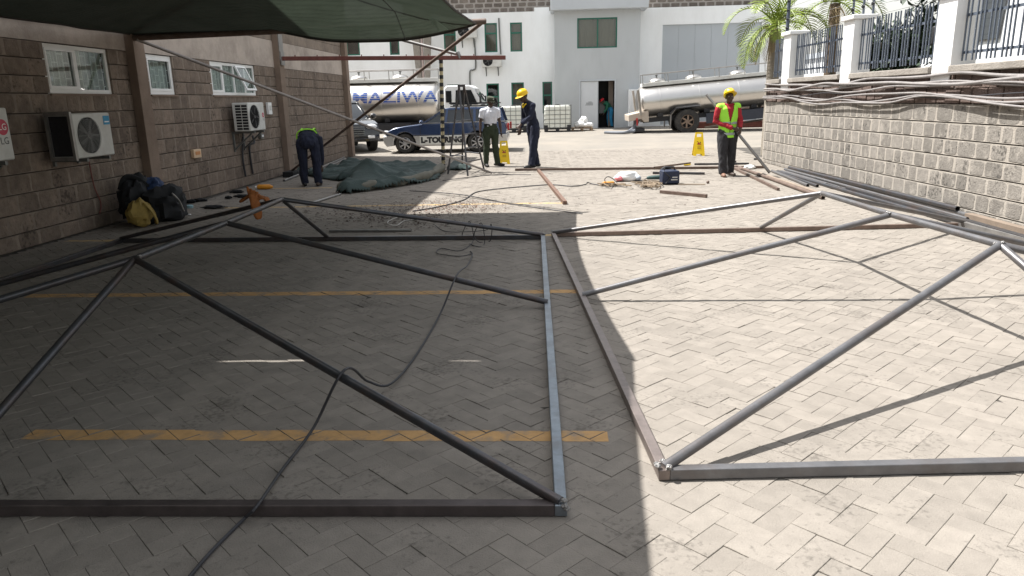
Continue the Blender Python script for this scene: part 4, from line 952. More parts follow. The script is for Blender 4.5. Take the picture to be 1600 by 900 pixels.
for k in range(7): b.bar((-.15, rg.uniform(-.5, .5), 1.51+.02*k % .06), (-1.75, rg.uniform(-.5, .5), 1.52), .05, .035)
b.build('rack_load', m_ink, wg, smooth=False)
MB().cbox((2.075, 0, .42), .02, .5, .11).build('number_plate', m_plast, wg, smooth=False)
MB().box(-.64, .80, HW+.0, HW+.0095, .265, .535).build('lettering_panel', mat('pale_panel', (.62, .62, .58), .5), wg, smooth=False)
tx = text_mb('L-TOURING', .235, .0, .016); w_ = max(v[0] for v in tx.v)-min(v[0] for v in tx.v)
remap(tx, lambda a, c, d_: (.085-a*1.36/w_, HW+.013, .40+c)).build('lettering', m_ink, wg, smooth=False)
for x in (1.30, -1.05):
    for s in (-1, 1):
        wheel(wg, (x, s*(HW-.105), .31), .31, .19, s)
        MB().lathe([(.36, -s*.26), (.36, -s*.215)], (x, s*HW, .31), 24, 'y').build('wheel_arch', m_dark, wg)
# ------------------------------------------------------------------ dark SUV at the wall corner
sv = thing('parked_suv', 'black SUV half hidden behind the stone building corner', 'car', (-7.58, 26.2, .02), None, math.radians(-62), local=True)
HS = .92
up = [(-2.3, .5), (-2.32, 1.0), (-2.2, 1.12), (.75, 1.10), (1.0, 1.08), (1.7, 1.02), (2.1, .92), (2.22, .70), (2.2, .36), (1.86, .34)]+arc(1.42, .38, .45, -5, 185, 12)+[(.95, .34), (-.93, .34)]+arc(-1.40, .38, .45, -5, 185, 12)+[(-1.88, .38), (-2.25, .4)]
MB().prism(up, lambda u, v, d_: (u-(.16*d_*d_ if u > 1.6 else 0), d_*(HS-.06*max(0, v-.7)), v), -1, 1).build('body', m_suv, sv, bevel=.04)
gh2 = lambda u, v, d_: (u-(.18*d_*d_ if u > .1 else 0), d_*(.86-.17*(v-1.1)/.55), v)
MB().prism([(1.02, 1.07), (.25, 1.62), (-.1, 1.67), (-1.9, 1.66), (-2.25, 1.12)], gh2, -1, 1).build('cabin_glass', m_cglass, sv, bevel=.03)
MB().prism([(.32, 1.60), (.2, 1.67), (-.1, 1.70), (-1.9, 1.69), (-2.05, 1.6)], gh2, -1.02, 1.02).build('roof', m_suv, sv, bevel=.02)
for s in (-1, 1):
    for p, q in (((1.02, 1.08), (.25, 1.64)), ((-.15, 1.1), (-.2, 1.66)), ((-1.2, 1.1), (-1.2, 1.66))):
        MB().bar(gh2(p[0], p[1], s*1.01), gh2(q[0], q[1], s*1.01), .03, .08).build('pillar', m_suv, sv, smooth=False)
    MB().ell((.92, s*1.04, 1.16), .09, .11, .09).build('mirror', m_suv, sv)
    MB().ell((2.02, s*.66, .84), .12, .2, .08).build('headlight', m_lamp, sv)
    MB().cbox((2.12, s*.62, .5), .1, .22, .09).build('fog_lamp', m_lamp, sv, bevel=.02)
    for x in (1.42, -1.40): wheel(sv, (x, s*(HS-.12), .38), .38, .24, s)
b = MB()
for k in range(4): b.cbox((2.15, 0, .62+.07*k), .05, .8, .025)
b.build('grille', m_cage, sv, smooth=False); MB().box(2.0, 2.16, -.85, .85, .36, .46).build('bumper_trim', m_suv, sv, bevel=.02)
# ------------------------------------------------------------------ tankers
def tank(par, L_, rh, rw_, cz, name='tank'):
    pr = [(.0, 0), (.55, .03), (.85, .09), (.97, .17), (1, .26)]
    prof = [(r, h-L_/2) for r, h in pr]+[(1.0, L_*k/8-L_/2) for k in range(1, 8)]+[(r, L_/2-h) for r, h in pr[::-1]]
    prof = [(max(r, .002), h) for r, h in prof]
    t = MB().lathe(prof, (0, 0, 0), 48, 'x'); remap(t, lambda x, y, z: (x, y*rw_, z*rh+cz)); t = t.build(name, m_stainless, par)
    for k in (-.36, -.12, .12, .36):
        b = MB().lathe([(1.004, k*L_-.025), (1.010, k*L_-.02), (1.010, k*L_+.02), (1.004, k*L_+.025)], (0, 0, 0), 48, 'x'); b.f = b.f[:-2]
        remap(b, lambda x, y, z: (x, y*rw_, z*rh+cz)).build('tank_band', m_stainless, t)
    return t
def catwalk(par, x0, x1, z, ys_, hatches):
    MB().box(x0, x1, ys_[0], ys_[1], z, z+.14).build('catwalk', m_acw, par, smooth=False, bevel=.01)
    for y in ys_:
        MB().tube([(x0+.02, y, z+.48), (x1-.02, y, z+.48)], .018, 6).build('rail', m_galv, par)
        x = x0+.03
        while x < x1: MB().tube([(x, y, z+.1), (x, y, z+.48)], .016, 6).build('rail_post', m_galv, par); x += (x1-x0-.06)/6-.0001
    for x in hatches:
        h = MB().lathe([(.33, z+.10), (.33, z+.2), (.28, z+.26), (.12, z+.31), (.01, z+.32)], (x, 0, 0), 22).build('hatch', m_stainless, par)
        MB().tube([(x, 0, z+.3), (x, 0, z+.42)], .03, 8).lathe([(.06, z+.40), (.06, z+.44)], (x, 0, 0), 10).build('hatch_handle', m_cage, h)
def frame_rails(par, x0, x1, z0, z1):
    for y in (-.45, .45): MB().box(x0, x1, y-.06, y+.06, z0, z1).build('chassis_rail', m_chass, par, smooth=False)
    n = int((x1-x0)/1.2)
    for k in range(n+1): MB().box(x0+k*1.2, x0+k*1.2+.1, -.388, .388, z0+.02, z1-.02).build('cross_member', m_chass, par, smooth=False)
TZ = gz(30.5)
tt = thing('tanker_truck', 'stainless milk tanker truck with blue lettering and white cab', 'truck', (-7.55, 30.6, TZ), None, 0, local=True)
tk = tank(tt, 6.2, .83, .95, 1.42); catwalk(tt, -3.0, 3.05, 2.25, (-.42, .42), (-1.9, -.3, 1.4)); frame_rails(tt, -3.2, 5.0, .50, .68)
for x in (-2.2, -.6, .9, 2.3): MB().box(x-.1, x+.1, -.7, .7, .685, .95).build('saddle', m_chass, tt, smooth=False, bevel=.02)
MB().box(-2.9, 2.4, -.98, -.92, .30, .62).build('side_guard', m_chass, tt, smooth=False); MB().box(.6, 1.9, -.95, -.5, .25, .66).build('tool_locker', m_chass, tt, smooth=False, bevel=.03)
tx = text_mb('MAZIWA', .70, 0, .012); bmx = bmesh.new(); vs_ = [bmx.verts.new(p) for p in tx.v]
for f in tx.f:
    try: bmx.faces.new([vs_[i] for i in f])
    except Exception: pass
w_ = max(v[0] for v in tx.v)-min(v[0] for v in tx.v); h_ = max(v[1] for v in tx.v)
for k in range(1, 24):
    g_ = list(bmx.verts)+list(bmx.edges)+list(bmx.faces); bmesh.ops.bisect_plane(bmx, geom=g_, plane_co=(0, -h_+2*h_*k/24, 0), plane_no=(0, 1, 0))
dl = [f for f in bmx.faces if int((f.calc_center_median().y+h_)/(2*h_)*24) % 4 == 3]
bmesh.ops.delete(bmx, geom=dl, context='FACES'); bmx.verts.index_update()
tb = MB(); tb.v = [tuple(v.co) for v in bmx.verts]; tb.f = [tuple(v.index for v in f.verts) for f in bmx.faces]; bmx.free()
def wrap(a, c, d_):
    th = c/.86+.28; return (1.30+a*3.42/w_, -math.cos(th)*.956, 1.42+math.sin(th)*.836)
remap(tb, wrap).build('lettering', m_blue, tk, smooth=False)
cp = [(3.28, .60), (3.28, 1.95), (3.40, 2.06), (4.30, 2.06), (4.46, 1.98), (4.80, 1.30), (4.86, .95), (4.86, .45), (4.66, .42)]+arc(4.18, .42, .48, 0, 180, 12)+[(3.6, .45)]
MB().prism(cp, lambda u, v, d_: (u, d_*(.96-.06*max(0, v-1.3)), v), -1, 1).build('cab', m_cabw, tt, bevel=.04)
for s in (-1, 1):
    MB().prism([(3.72, 1.32), (3.76, 1.88), (4.36, 1.88), (4.62, 1.32)], lambda u, v, d_: (u, d_-s*.06*max(0, v-1.3), v), s*.955, s*.972).build('side_window', m_cglass, tt, smooth=False)
    MB().prism([(3.36, 1.42), (3.36, 1.86), (3.58, 1.86), (3.58, 1.42)], lambda u, v, d_: (u, d_-s*.06*max(0, v-1.3), v), s*.955, s*.972).build('rear_window', m_cglass, tt, smooth=False)
    MB().bar((4.6, s*.98, 1.75), (4.72, s*1.16, 1.6), .03, .03).build('mirror_arm', m_ink, tt, smooth=False); MB().cbox((4.74, s*1.2, 1.5), .06, .14, .32).build('mirror', m_ink, tt, bevel=.02)
    for x in (4.18, -1.5, -2.6): wheel(tt, (x, s*.82, .45), .45, .28, s, m_hubs, 6, .55)
MB().prism([(4.478, 1.96), (4.80, 1.32)], lambda u, v, d_: (u+.02, d_*.86, v), -1, 1)
MB().add([(4.50, -.82, 1.93), (4.50, .82, 1.93), (4.825, .86, 1.32), (4.825, -.86, 1.32)], [(0, 1, 2, 3)]).build('windscreen', m_cglass, tt, smooth=False)
MB().box(4.87, 4.95, -.95, .95, .38, .62).build('bumper', m_cabw, tt, bevel=.02)
MB().box(3.0, 3.24, -.5, .5, .7, 1.9).build('air_stack', m_acw, tt, bevel=.05)
# trailer on the right
tr = thing('tank_trailer', 'tilted stainless tank trailer parked at the right of the factory door', 'trailer', (6.9, 31.9, gz(31.9)-.02), None, 0, local=True, rot=(0, math.radians(-4.1), 0))
tk2 = tank(tr, 6.6, .64, .90, 1.43); catwalk(tr, -3.05, 3.2, 2.06, (-.40, .40), (-2.4, -.9, .9, 2.4)); frame_rails(tr, -3.1, 3.4, .62, .80)
for x in (-2.4, -.5, 1.4, 2.8): MB().box(x-.12, x+.12, -.62, .62, .805, 1.0).build('saddle', m_chass, tr, smooth=False, bevel=.02)
MB().prism([(-3.72, 1.0), (-2.9, 1.12), (-2.9, .66), (-3.1, .66), (-3.2, .80), (-3.72, .74)], lambda u, v, d_: (u, d_, v), -.86, .86).build('tail_box', mat('tail_beige', (.42, .36, .30), .6), tr, smooth=False, bevel=.02)
MB().box(-3.42, -3.36, -.95, -.87, .55, .85).build('tail_light', m_red, tr, smooth=False); MB().box(-3.6, -3.1, -.95, .95, .30, .42).build('under_run_bar', m_chass, tr, smooth=False)
MB().box(-.6, 3.4, -.96, -.90, .38, .78).build('side_skirt', mat('skirt_blue_black', (.03, .035, .05), .5), tr, smooth=False)
MB().tube([(-3.30, -.92, 1.95), (-3.22, -.92, .95)], .05, 8).tube([(-3.30, .92, 1.95), (-3.22, .92, .95)], .05, 8).build('end_hoop', m_cope, tr)
MB().tube([(1.9, -.93, .95), (2.7, -.93, 1.0), (2.9, -.93, 1.2)], .035, 8).build('side_tube', m_galv, tr)
for s in (-1, 1):
    w_ = wheel(tr, (-1.36, s*.80, .50+.03), .50, .30, s, m_hubs, 6, .56)
    MB().tube([(-2.05, s*.82, .30), (-2.0, s*.82, .85), (-1.78, s*.82, 1.10), (-.8, s*.82, 1.12)], .035, 8).build('mudguard_hoop', m_galv, tr)
    MB().prism([(-2.02, .9), (-1.8, 1.08), (-.85, 1.09), (-.85, 1.115), (-1.82, 1.115), (-2.05, .92)], lambda u, v, d_: (u, d_, v), s*.62, s*.98).build('mudguard', m_chass, tr, smooth=False)
for x in (2.9,):
    for s in (-1, 1): wheel(tr, (x, s*.80, .33), .45, .30, s, m_hubs, 6, .56)
# low ramp beam behind the trailer
tag(MB().box(5.6, 12, 33.2, 33.5, gz(33), gz(33)+.28).build('red_beam', m_redox, smooth=False, bevel=.01), 'dark red beam lying on the ground behind the trailer', 'beam')
tag(MB().bar((6.6, 32.9, .25), (9.4, 32.3, .62), .08, .08).build('ramp_tube', m_cope, smooth=False), 'pale tube sloping across the red beam behind the trailer', 'tube')
# ------------------------------------------------------------------ totes, pallet, sacks
def tote(x, y, label):
    z = gz(y); t = thing('bulk_tote', label, 'tote tank', (x, y, z), 'caged white bulk totes'); w_, d_, h_ = 1.18, 1.0, 1.0
    MB().box(x-w_/2+.02, x+w_/2-.02, y-d_/2+.02, y+d_/2-.02, z+.13, z+.12+h_).build('bottle', m_ibc, t, bevel=.07)
    MB().lathe([(.11, z+1.1), (.11, z+1.16), (.09, z+1.17)], (x, y, 0), 16).build('lid', m_black, t)
    c = MB(); r = .010
    for k in range(6):
        zz = z+.16+k*(h_-.06)/5; pts = [(x-w_/2, y-d_/2, zz), (x+w_/2, y-d_/2, zz), (x+w_/2, y+d_/2, zz), (x-w_/2, y+d_/2, zz), (x-w_/2, y-d_/2, zz)]
        for p, q in zip(pts, pts[1:]): c.tube([p, q], r, 6)
    for k in range(6):
        for yy in (y-d_/2, y+d_/2): xx = x-w_/2+k*w_/5; c.tube([(xx, yy-.012 if yy < y else yy+.012, z+.12), (xx, yy-.012 if yy < y else yy+.012, z+.14+h_)], r, 6)
        for xx in (x-w_/2-.012, x+w_/2+.012): yy = y-d_/2+k*d_/5; c.tube([(xx, yy, z+.12), (xx, yy, z+.14+h_)], r, 6)
    c.build('cage', m_cage, t)
    MB().box(x-w_/2, x+w_/2, y-d_/2, y+d_/2, z+.085, z+.125).build('pallet_deck', m_chass, t, smooth=False)
    for k in (-1, 0, 1): MB().box(x+k*.5-.08, x+k*.5+.08, y-d_/2, y+d_/2, z, z+.084).build('pallet_foot', m_chass, t, smooth=False)
    for k in (-1, 1): MB().box(x+k*.5-.08, x+k*.5+.08, y-d_/2-.03, y-d_/2-.022, z+.13, z+.28).build('corner_plate', m_chass, t, smooth=False)
tote(.22, 33.4, 'caged white tote tank standing right of the blue worker'); tote(-1.72, 33.5, 'caged white tote tank between the guard and the blue worker')
pa = thing('wooden_pallet', 'low wooden pallet under white sacks beside the factory door', 'pallet', (1.3, 33.6, gz(33.6))); z = gz(33.6)
for k in range(6): MB().box(.85, 1.78, 33.15+k*.16, 33.27+k*.16, z+.10, z+.125).build('plank', m_wood, pa, smooth=False)
for k in range(3): MB().box(.85+k*.415, .95+k*.415, 33.12, 34.1, z, z+.098).build('bearer', m_wood, pa, smooth=False)
def sack(c, sx, sy, sz, label, seed, m_=m_plast, name='sack', cat='sack'):
    b = MB().ell((0, 0, 0), 1, 1, 1, 22, 14)
    def fn(x, y, z):
        n = noise.noise(Vector((x*1.6+seed, y*1.6, z*1.6)))*.28+noise.noise(Vector((x*4, y*4+seed, z*4)))*.1
        p = Vector((x, y, z))*(1+n); return (c[0]+p.x*sx, c[1]+p.y*sy, c[2]+max(p.z, -.8)*sz+.8*sz)
    return tag(remap(b, fn).build(name, m_, smooth=True), label, cat)
sack((1.2, 33.45, z+.126), .26, .25, .16, 'white sack on the pallet, left and flat', 1.1); sack((1.52, 33.5, z+.126), .28, .25, .13, 'white sack on the pallet, right end', 4.2); sack((1.38, 33.55, z+.30), .17, .2, .17, 'white sack standing up on top of the pallet load', 7.7)
# ------------------------------------------------------------------ beyond the boundary wall
MB().box(6.0, 60, -5, 18.3, -.5, 1.15).build('terrace', m_grass, smooth=False, kind='structure')
vn = thing('white_van', 'white van behind the railing in the top right corner', 'van', (8.6, 13.2, 1.15), None, math.radians(97), local=True)
vp_ = [(-2.6, .4), (-2.65, 2.2), (-2.5, 2.45), (.9, 2.5), (1.25, 2.38), (1.95, 1.35), (2.55, 1.1), (2.65, .45)]
MB().prism(vp_, lambda u, v, d_: (u, d_*(.98-.10*max(0, v-1.2)), v), -1, 1).build('body', m_cabw, vn, bevel=.07)
for s in (-1, 1):
    MB().prism([(.45, 1.3), (.45, 2.0), (1.2, 2.0), (1.75, 1.3)], lambda u, v, d_: (u, d_-s*.10*max(0, v-1.2), v), s*.97, s*.99).build('side_window', m_cglass, vn, smooth=False)
    MB().bar((1.6, s*.95, 1.3), (1.75, s*1.2, 1.5), .05, .05).build('mirror_arm', m_ink, vn); MB().cbox((1.75, s*1.22, 1.45), .1, .18, .34).build('mirror', m_ink, vn, bevel=.03)
    for x in (1.7, -1.7): wheel(vn, (x, s*.86, .36), .36, .24, s)
MB().add([(1.27, -.78, 2.34), (1.27, .78, 2.34), (1.93, .92, 1.38), (1.93, -.92, 1.38)], [(0, 1, 2, 3)]).build('windscreen', m_cglass, vn, smooth=False)
def tree(loc, h, rx, label, n, seed, low=.25, leaf=.11, mt=m_treel, nm='leafy_tree', cl=60):
    t = thing(nm, label, 'tree', loc); rg = random.Random(seed); L = Vector(loc)
    tr_ = MB().tube(spline([L, L+Vector((.1, .05, h*.3)), L+Vector((-.05, .1, h*.6)), L+Vector((.05, 0, h*.9))], 4), [.16*(1-.85*i/12) for i in range(13)], 9)
    for k in range(9):
        z = h*(low+.1+.06*k); a = k*2.4; e = L+Vector((math.cos(a)*rx*.7, math.sin(a)*rx*.7, z+.5)); tr_.tube([L+Vector((0, 0, z-.2)), L.lerp(e, .5)+Vector((0, 0, z*.5+.1)), e], [.05, .03, .012], 6)
    tr_.build('trunk', m_bark, t)
    b = MB(); cs_ = []
    for k in range(cl):
        z = rg.uniform(low, 1); rr_ = rx*math.sqrt(max(.05, 1-((z-.55)/.52)**2))*rg.uniform(.35, 1.05); a = rg.uniform(0, 6.28)
        cs_.append(L+Vector((rr_*math.cos(a), rr_*math.sin(a), z*h)))
    for _ in range(n):
        c = rg.choice(cs_); p = c+Vector((rg.gauss(0, .2), rg.gauss(0, .2), rg.gauss(0, .17)))*rx*.75; s = leaf*rg.uniform(.6, 1.4)
        M_ = Matrix.Translation(p) @ Matrix.Rotation(rg.uniform(0, 6.28), 4, 'Z') @ Matrix.Rotation(rg.uniform(-1.2, 1.2), 4, 'X')
        b.add([(-s*.4, 0, 0), (0, -s, .15*s), (s*.4, 0, 0), (0, s, .1*s)], [(0, 1, 2, 3)], M_)
    b.build('crown', mt, t, smooth=False)
tree((8.7, 17.6, 1.15), 4.6, 1.25, 'dark evergreen tree rising behind the middle railing panel', 9000, 3, .05)
tree((7.9, 15.2, 1.15), 1.7, .75, 'dark shrub behind the middle railing panel', 3000, 4, .05, .09, nm='leafy_shrub')
tree((7.3, 17.4, 1.15), 1.7, .7, 'dark shrub behind the far railing panel', 3000, 6, .05, .09, nm='leafy_shrub')
tree((9.8, 17.0, 1.15), 1.6, 1.0, 'brownish shrub beside the large white pillar behind the railing', 2600, 8, .05, .09, mat('dry_shrub_leaf', (.20, .15, .07), .8, var=.4), nm='leafy_shrub')
gb = thing('gate_house', 'pale grey block house far behind the far railing panel', 'building', (14, 33, .2)); MB().box(11, 18, 31, 35, .1, 3.0).build('wall', m_wall, gb, smooth=False); MB().box(10.9, 18.1, 30.9, 35.1, 3.001, 3.2).build('roof', m_fascia, gb, smooth=False)
for k in range(3): MB().box(11.5+2*k, 12.5+2*k, 30.98, 30.995, 1.9, 2.7).build('window', m_cglass, gb, smooth=False)
# ------------------------------------------------------------------ palms
def frond(b, base, az, el, L_, droop, rg, w=.46, leafw=.017, n=22):
    d = Vector((math.cos(az)*math.cos(el), math.sin(az)*math.cos(el), math.sin(el))); pts = []; p = Vector(base); k = 14
    for i in range(k+1):
        pts.append(p.copy()); p = p+d*(L_*.86/k); d = (d+Vector((0, 0, -droop/k*(1+i*.12)))).normalized()
    b.tube(pts, [.022*(1-.8*i/k)+.003 for i in range(k+1)], 5)
    for i in range(n):
        t = .12+.87*i/n; f = t*k; j = min(int(f), k-1); q = pts[j].lerp(pts[j+1], f-j); tg = (pts[j+1]-pts[j]).normalized(); sd = tg.cross(Vector((0, 0, 1))).normalized(); up_ = sd.cross(tg)
        l = w*math.sin(math.pi*min(1, .18+t*.82))**.7*rg.uniform(.85, 1.1)
        for s in (-1, 1):
            e = (sd*s*.8+tg*.6+up_*.2).normalized(); m1 = q+e*l*.5; m2 = q+e*l+Vector((0, 0, -l*.16)); wv = (tg-e*tg.dot(e)).normalized()*leafw
            b.add([q-wv*.5, q+wv*.5, m1+wv, m1-wv, m2], [(0, 1, 2, 3), (3, 2, 4)])
def palm(loc, h, label, fr, seed, lean=(0, 0), dry=(), tm=None):
    t = thing('palm_tree', label, 'palm', loc, 'palms at the wall end'); rg = random.Random(seed); L = Vector(loc); T = L+Vector((lean[0], lean[1], h))
    MB().tube([L.lerp(T, i/10) for i in range(11)], [.19-.05*i/10+.008*(i % 2) for i in range(11)], 14).build('trunk', tm or mat('palm_trunk', (.25, .22, .18), .9, var=.2, vs=6, bump=.6, bs=30, streak=(1, 1, 6)), t)
    g = MB()
    for az, el, l, dr in fr: frond(g, T+Vector((0, 0, .05)), az, el, l, dr, rg)
    g.build('crown', m_leaf, t, smooth=False)
    if dry:
        g = MB()
        for az, el, l, dr in dry: frond(g, T, az, el, l, dr, rg, .26, .008, 20)
        g.build('dry_fronds', m_leafd, t, smooth=False)
R_ = math.radians
p_ = PY(1212, 45, 20.5); palm((p_.x, 20.5, 0), p_.z, 'bright green palm at the far end of the boundary wall', [(R_(200), R_(10), 1.9, 2.4), (R_(185), R_(55), 2.2, 2.0), (R_(30), R_(50), 2.2, 1.9), (R_(-30), R_(45), 2.1, 1.8), (R_(60), R_(75), 2.2, 1.2), (R_(-80), R_(50), 1.8, 1.8), (R_(0), R_(25), 1.9, 1.8), (R_(120), R_(40), 2, 1.8), (R_(215), R_(-8), 1.5, 1.6), (R_(10), R_(65), 2.1, 1.5), (R_(-50), R_(70), 2, 1.4), (R_(-15), R_(40), 2.0, 1.6), (R_(230), R_(60), 1.9, 1.6), (R_(80), R_(45), 2, 1.6), (R_(-100), R_(30), 1.5, 1.8)], 2, dry=[(R_(200), R_(-25), 1.3, 1.6), (R_(225), R_(-45), 1.1, 1.2), (R_(170), R_(-20), 1.2, 1.8), (R_(250), R_(0), 1.0, 2.4), (R_(180), R_(20), 1.3, 2.8)])
palm((8.2, 23.0, 0), 4.1, 'darker palm behind the bright green palm', [(R_(a), R_(e), 2.3, 1.7) for a, e in ((0, 30), (40, 60), (80, 20), (130, 50), (180, 35), (220, 60), (270, 30), (310, 55), (340, 10), (200, 5), (290, -10))], 5, dry=[(R_(260), R_(-40), 1.2, 1.2), (R_(300), R_(-30), 1.2, 1.5)], tm=mat('fibrous_trunk', (.11, .08, .055), .95, var=.4, vs=9, bump=.8))
# ------------------------------------------------------------------ people
def fuse(b, vox, amp=0., fs=9., it=2, seed=0.):
    me = bpy.data.meshes.new('tmp'); me.from_pydata(b.v, [], b.f); bm_ = bmesh.new(); bm_.from_mesh(me); bmesh.ops.recalc_face_normals(bm_, faces=bm_.faces); bm_.to_mesh(me); bm_.free()
    o = bpy.data.objects.new('tmp', me); sc.collection.objects.link(o)
    r = o.modifiers.new('r', 'REMESH'); r.mode = 'VOXEL'; r.voxel_size = vox
    if it: s = o.modifiers.new('s', 'SMOOTH'); s.factor = .5; s.iterations = it
    bpy.context.view_layer.update(); e = bpy.data.meshes.new_from_object(o.evaluated_get(bpy.context.evaluated_depsgraph_get()))
    out = MB(); nn = [v.normal.copy() for v in e.vertices]
    for v, n in zip(e.vertices, nn):
        p = v.co.copy()
        if amp:
            q = p*fs; k = noise.noise(Vector((q.x+seed, q.y, q.z*.45)))+.5*noise.noise(Vector((q.x*2.2, q.y*2.2+seed, q.z)))
            p += n*amp*k
        out.v.append(tuple(p))
    out.f = [tuple(p.vertices) for p in e.polygons]
    bpy.data.objects.remove(o); bpy.data.meshes.remove(me); bpy.data.meshes.remove(e); return out
def hand(b, wr, d, side_v, curl, sgn):
    """wr wrist, d pointing direction, side_v towards the thumb, fingers curl towards d x side"""
    wr, d, s = Vector(wr), Vector(d).normalized(), Vector(side_v); s = (s-d*s.dot(d)).normalized(); c = d.cross(s)*sgn
    b.tube([wr-d*.02, wr+d*.03, wr+d*.085], [.026, .034, .038], 10, sx=1.0, sy=.52, ref=c, round_=True)
    for k, (off, ln) in enumerate(((.031, .072), (.011, .082), (-.010, .076), (-.030, .058))):
        p = wr+d*.085+s*off; a = 0; pts = [p-d*.02, p]; dd = d.copy()
        for j, f in enumerate((.45, .32, .25)):
            a += curl*(.5+.35*j); v = d*math.cos(a)+c*math.sin(a)+s*(off*1.2); p = p+v.normalized()*ln*f; pts.append(p)
        b.tube(pts, [.0095, .0095, .009, .0085, .007], 7, round_=True)
    p = wr+d*.03+s*.03; v = (d*.6+s*.75+c*.35*curl).normalized(); q = p+v*.045; b.tube([p-s*.015, q, q+(d*.85+s*.2+c*.5*curl).normalized()*.035], [.013, .011, .008], 7, round_=True)
def headm(c, yaw, pitch): return Matrix.Translation(c) @ Matrix.Rotation(yaw, 4, 'Z') @ Matrix.Rotation(pitch, 4, 'X')
def head_mesh(b, H):
    b.ell((0, .012, .03), .076, .095, .098, 18, 12, H); b.ell((0, -.022, -.035), .060, .070, .075, 16, 10, H); b.ell((0, -.05, -.085), .035, .035, .025, 12, 8, H)
    b.ell((0, -.098, -.012), .014, .016, .022, 10, 7, H); b.ell((0, -.090, .012), .010, .012, .03, 8, 6, H)
    for s in (-1, 1): b.ell((s*.078, .012, -.005), .010, .020, .032, 10, 7, H); b.ell((s*.033, -.078, .038), .024, .014, .010, 8, 6, H)
    b.ell((0, -.085, -.055), .024, .012, .007, 10, 6, H); b.ell((0, -.083, -.068), .021, .012, .008, 10, 6, H)
def face(par, H):
    for s in (-1, 1):
        e = MB().ell((s*.032, -.085, .016), .013, .008, .008, 10, 7, H).build('eye', m_eye, par); MB().ell((s*.032, -.0925, .016), .006, .003, .006, 8, 6, H).build('iris', m_hair, e)
    MB().ell((0, -.094, -.061), .020, .006, .0022, 10, 5, H).build('mouth', mat('lips', (.09, .035, .03), .5), par)
def hard_hat(par, H, m_=None, tilt=-.08):
    T = H @ Matrix.Translation((0, .008, .055)) @ Matrix.Rotation(tilt, 4, 'X')
    b = MB().lathe([(.112, 0), (.114, .03), (.106, .07), (.085, .103), (.05, .122), (.002, .128)], (0, 0, 0), 26, 'z'); b.v = [(x, y*1.15, z) for x, y, z in b.v]
    o = MB().add(b.v, b.f, T).build('hard_hat', m_ or m_hat, par)
    br = MB(); n = 26
    for j in range(n+1):
        a = 2*math.pi*j/n; f = max(0, -math.sin(a)); r = .012+.05*f
        x, y = math.cos(a), math.sin(a)
        br.v += [(.112*x, .128*y, .004), ((.112+r)*x, (.128+r)*y, -.006-.01*f), ((.112+r)*x, (.128+r)*y, -.011-.01*f), (.110*x, .126*y, -.002)]
        if j: k = 4*j; br.f += [(k-4+i, k+i, k+(i+1) % 4, k-4+(i+1) % 4) for i in range(4)]
    MB().add(br.v, br.f, T).build('brim', m_ or m_hat, o)
    r = MB()
    for s in (-.022, 0, .022): r.tube([T @ Vector((s, y, z)) for y, z in ((-.125, .03), (-.105, .085), (-.05, .122), (0, .130), (.05, .122), (.105, .085), (.125, .03))], .007, 6)
    r.build('ridge', m_ or m_hat, o)
def cap(par, H, m_, brimm=None):
    b = MB().lathe([(.092, .0), (.098, .03), (.098, .06), (.085, .085), (.002, .095)], (0, .008, .055), 22); b.v = [(x, y*1.12, z) for x, y, z in b.v]
    o = MB().add(b.v, b.f, H).build('cap', m_, par)
    pk = MB(); 
    pts = [(.085*math.cos(a), .008+.10*math.sin(a)-.0, .06) for a in [math.pi+math.pi*i/10 for i in range(11)]]; out = [(.08*math.cos(a), -.02+.17*math.sin(a), .045) for a in [math.pi+math.pi*i/10 for i in range(11)]]
    pk.v = pts+out; pk.f = [(i, i+1, 12+i, 11+i) for i in range(10)]
    p = MB().add(pk.v, pk.f, H).build('peak', brimm or m_, o, solid=.005)
def shoe(par, an, d, m_, name='boot'):
    an, d = Vector(an), Vector(d).normalized(); b = MB(); h = an.z
    b.tube([(an-d*.07).xy.to_3d()+Vector((0, 0, .045)), (an).xy.to_3d()+Vector((0, 0, .05)), (an+d*.09).xy.to_3d()+Vector((0, 0, .042)), (an+d*.17).xy.to_3d()+Vector((0, 0, .034))], [.040, .046, .048, .040], 12, sy=.9, round_=True)
    b.tube([an.xy.to_3d()+Vector((0, 0, .05)), an+Vector((0, 0, .06))], [.045, .05], 10)
    b = remap(b, lambda x, y, z: (x, y, max(z, .002))); b.build(name, m_, par)
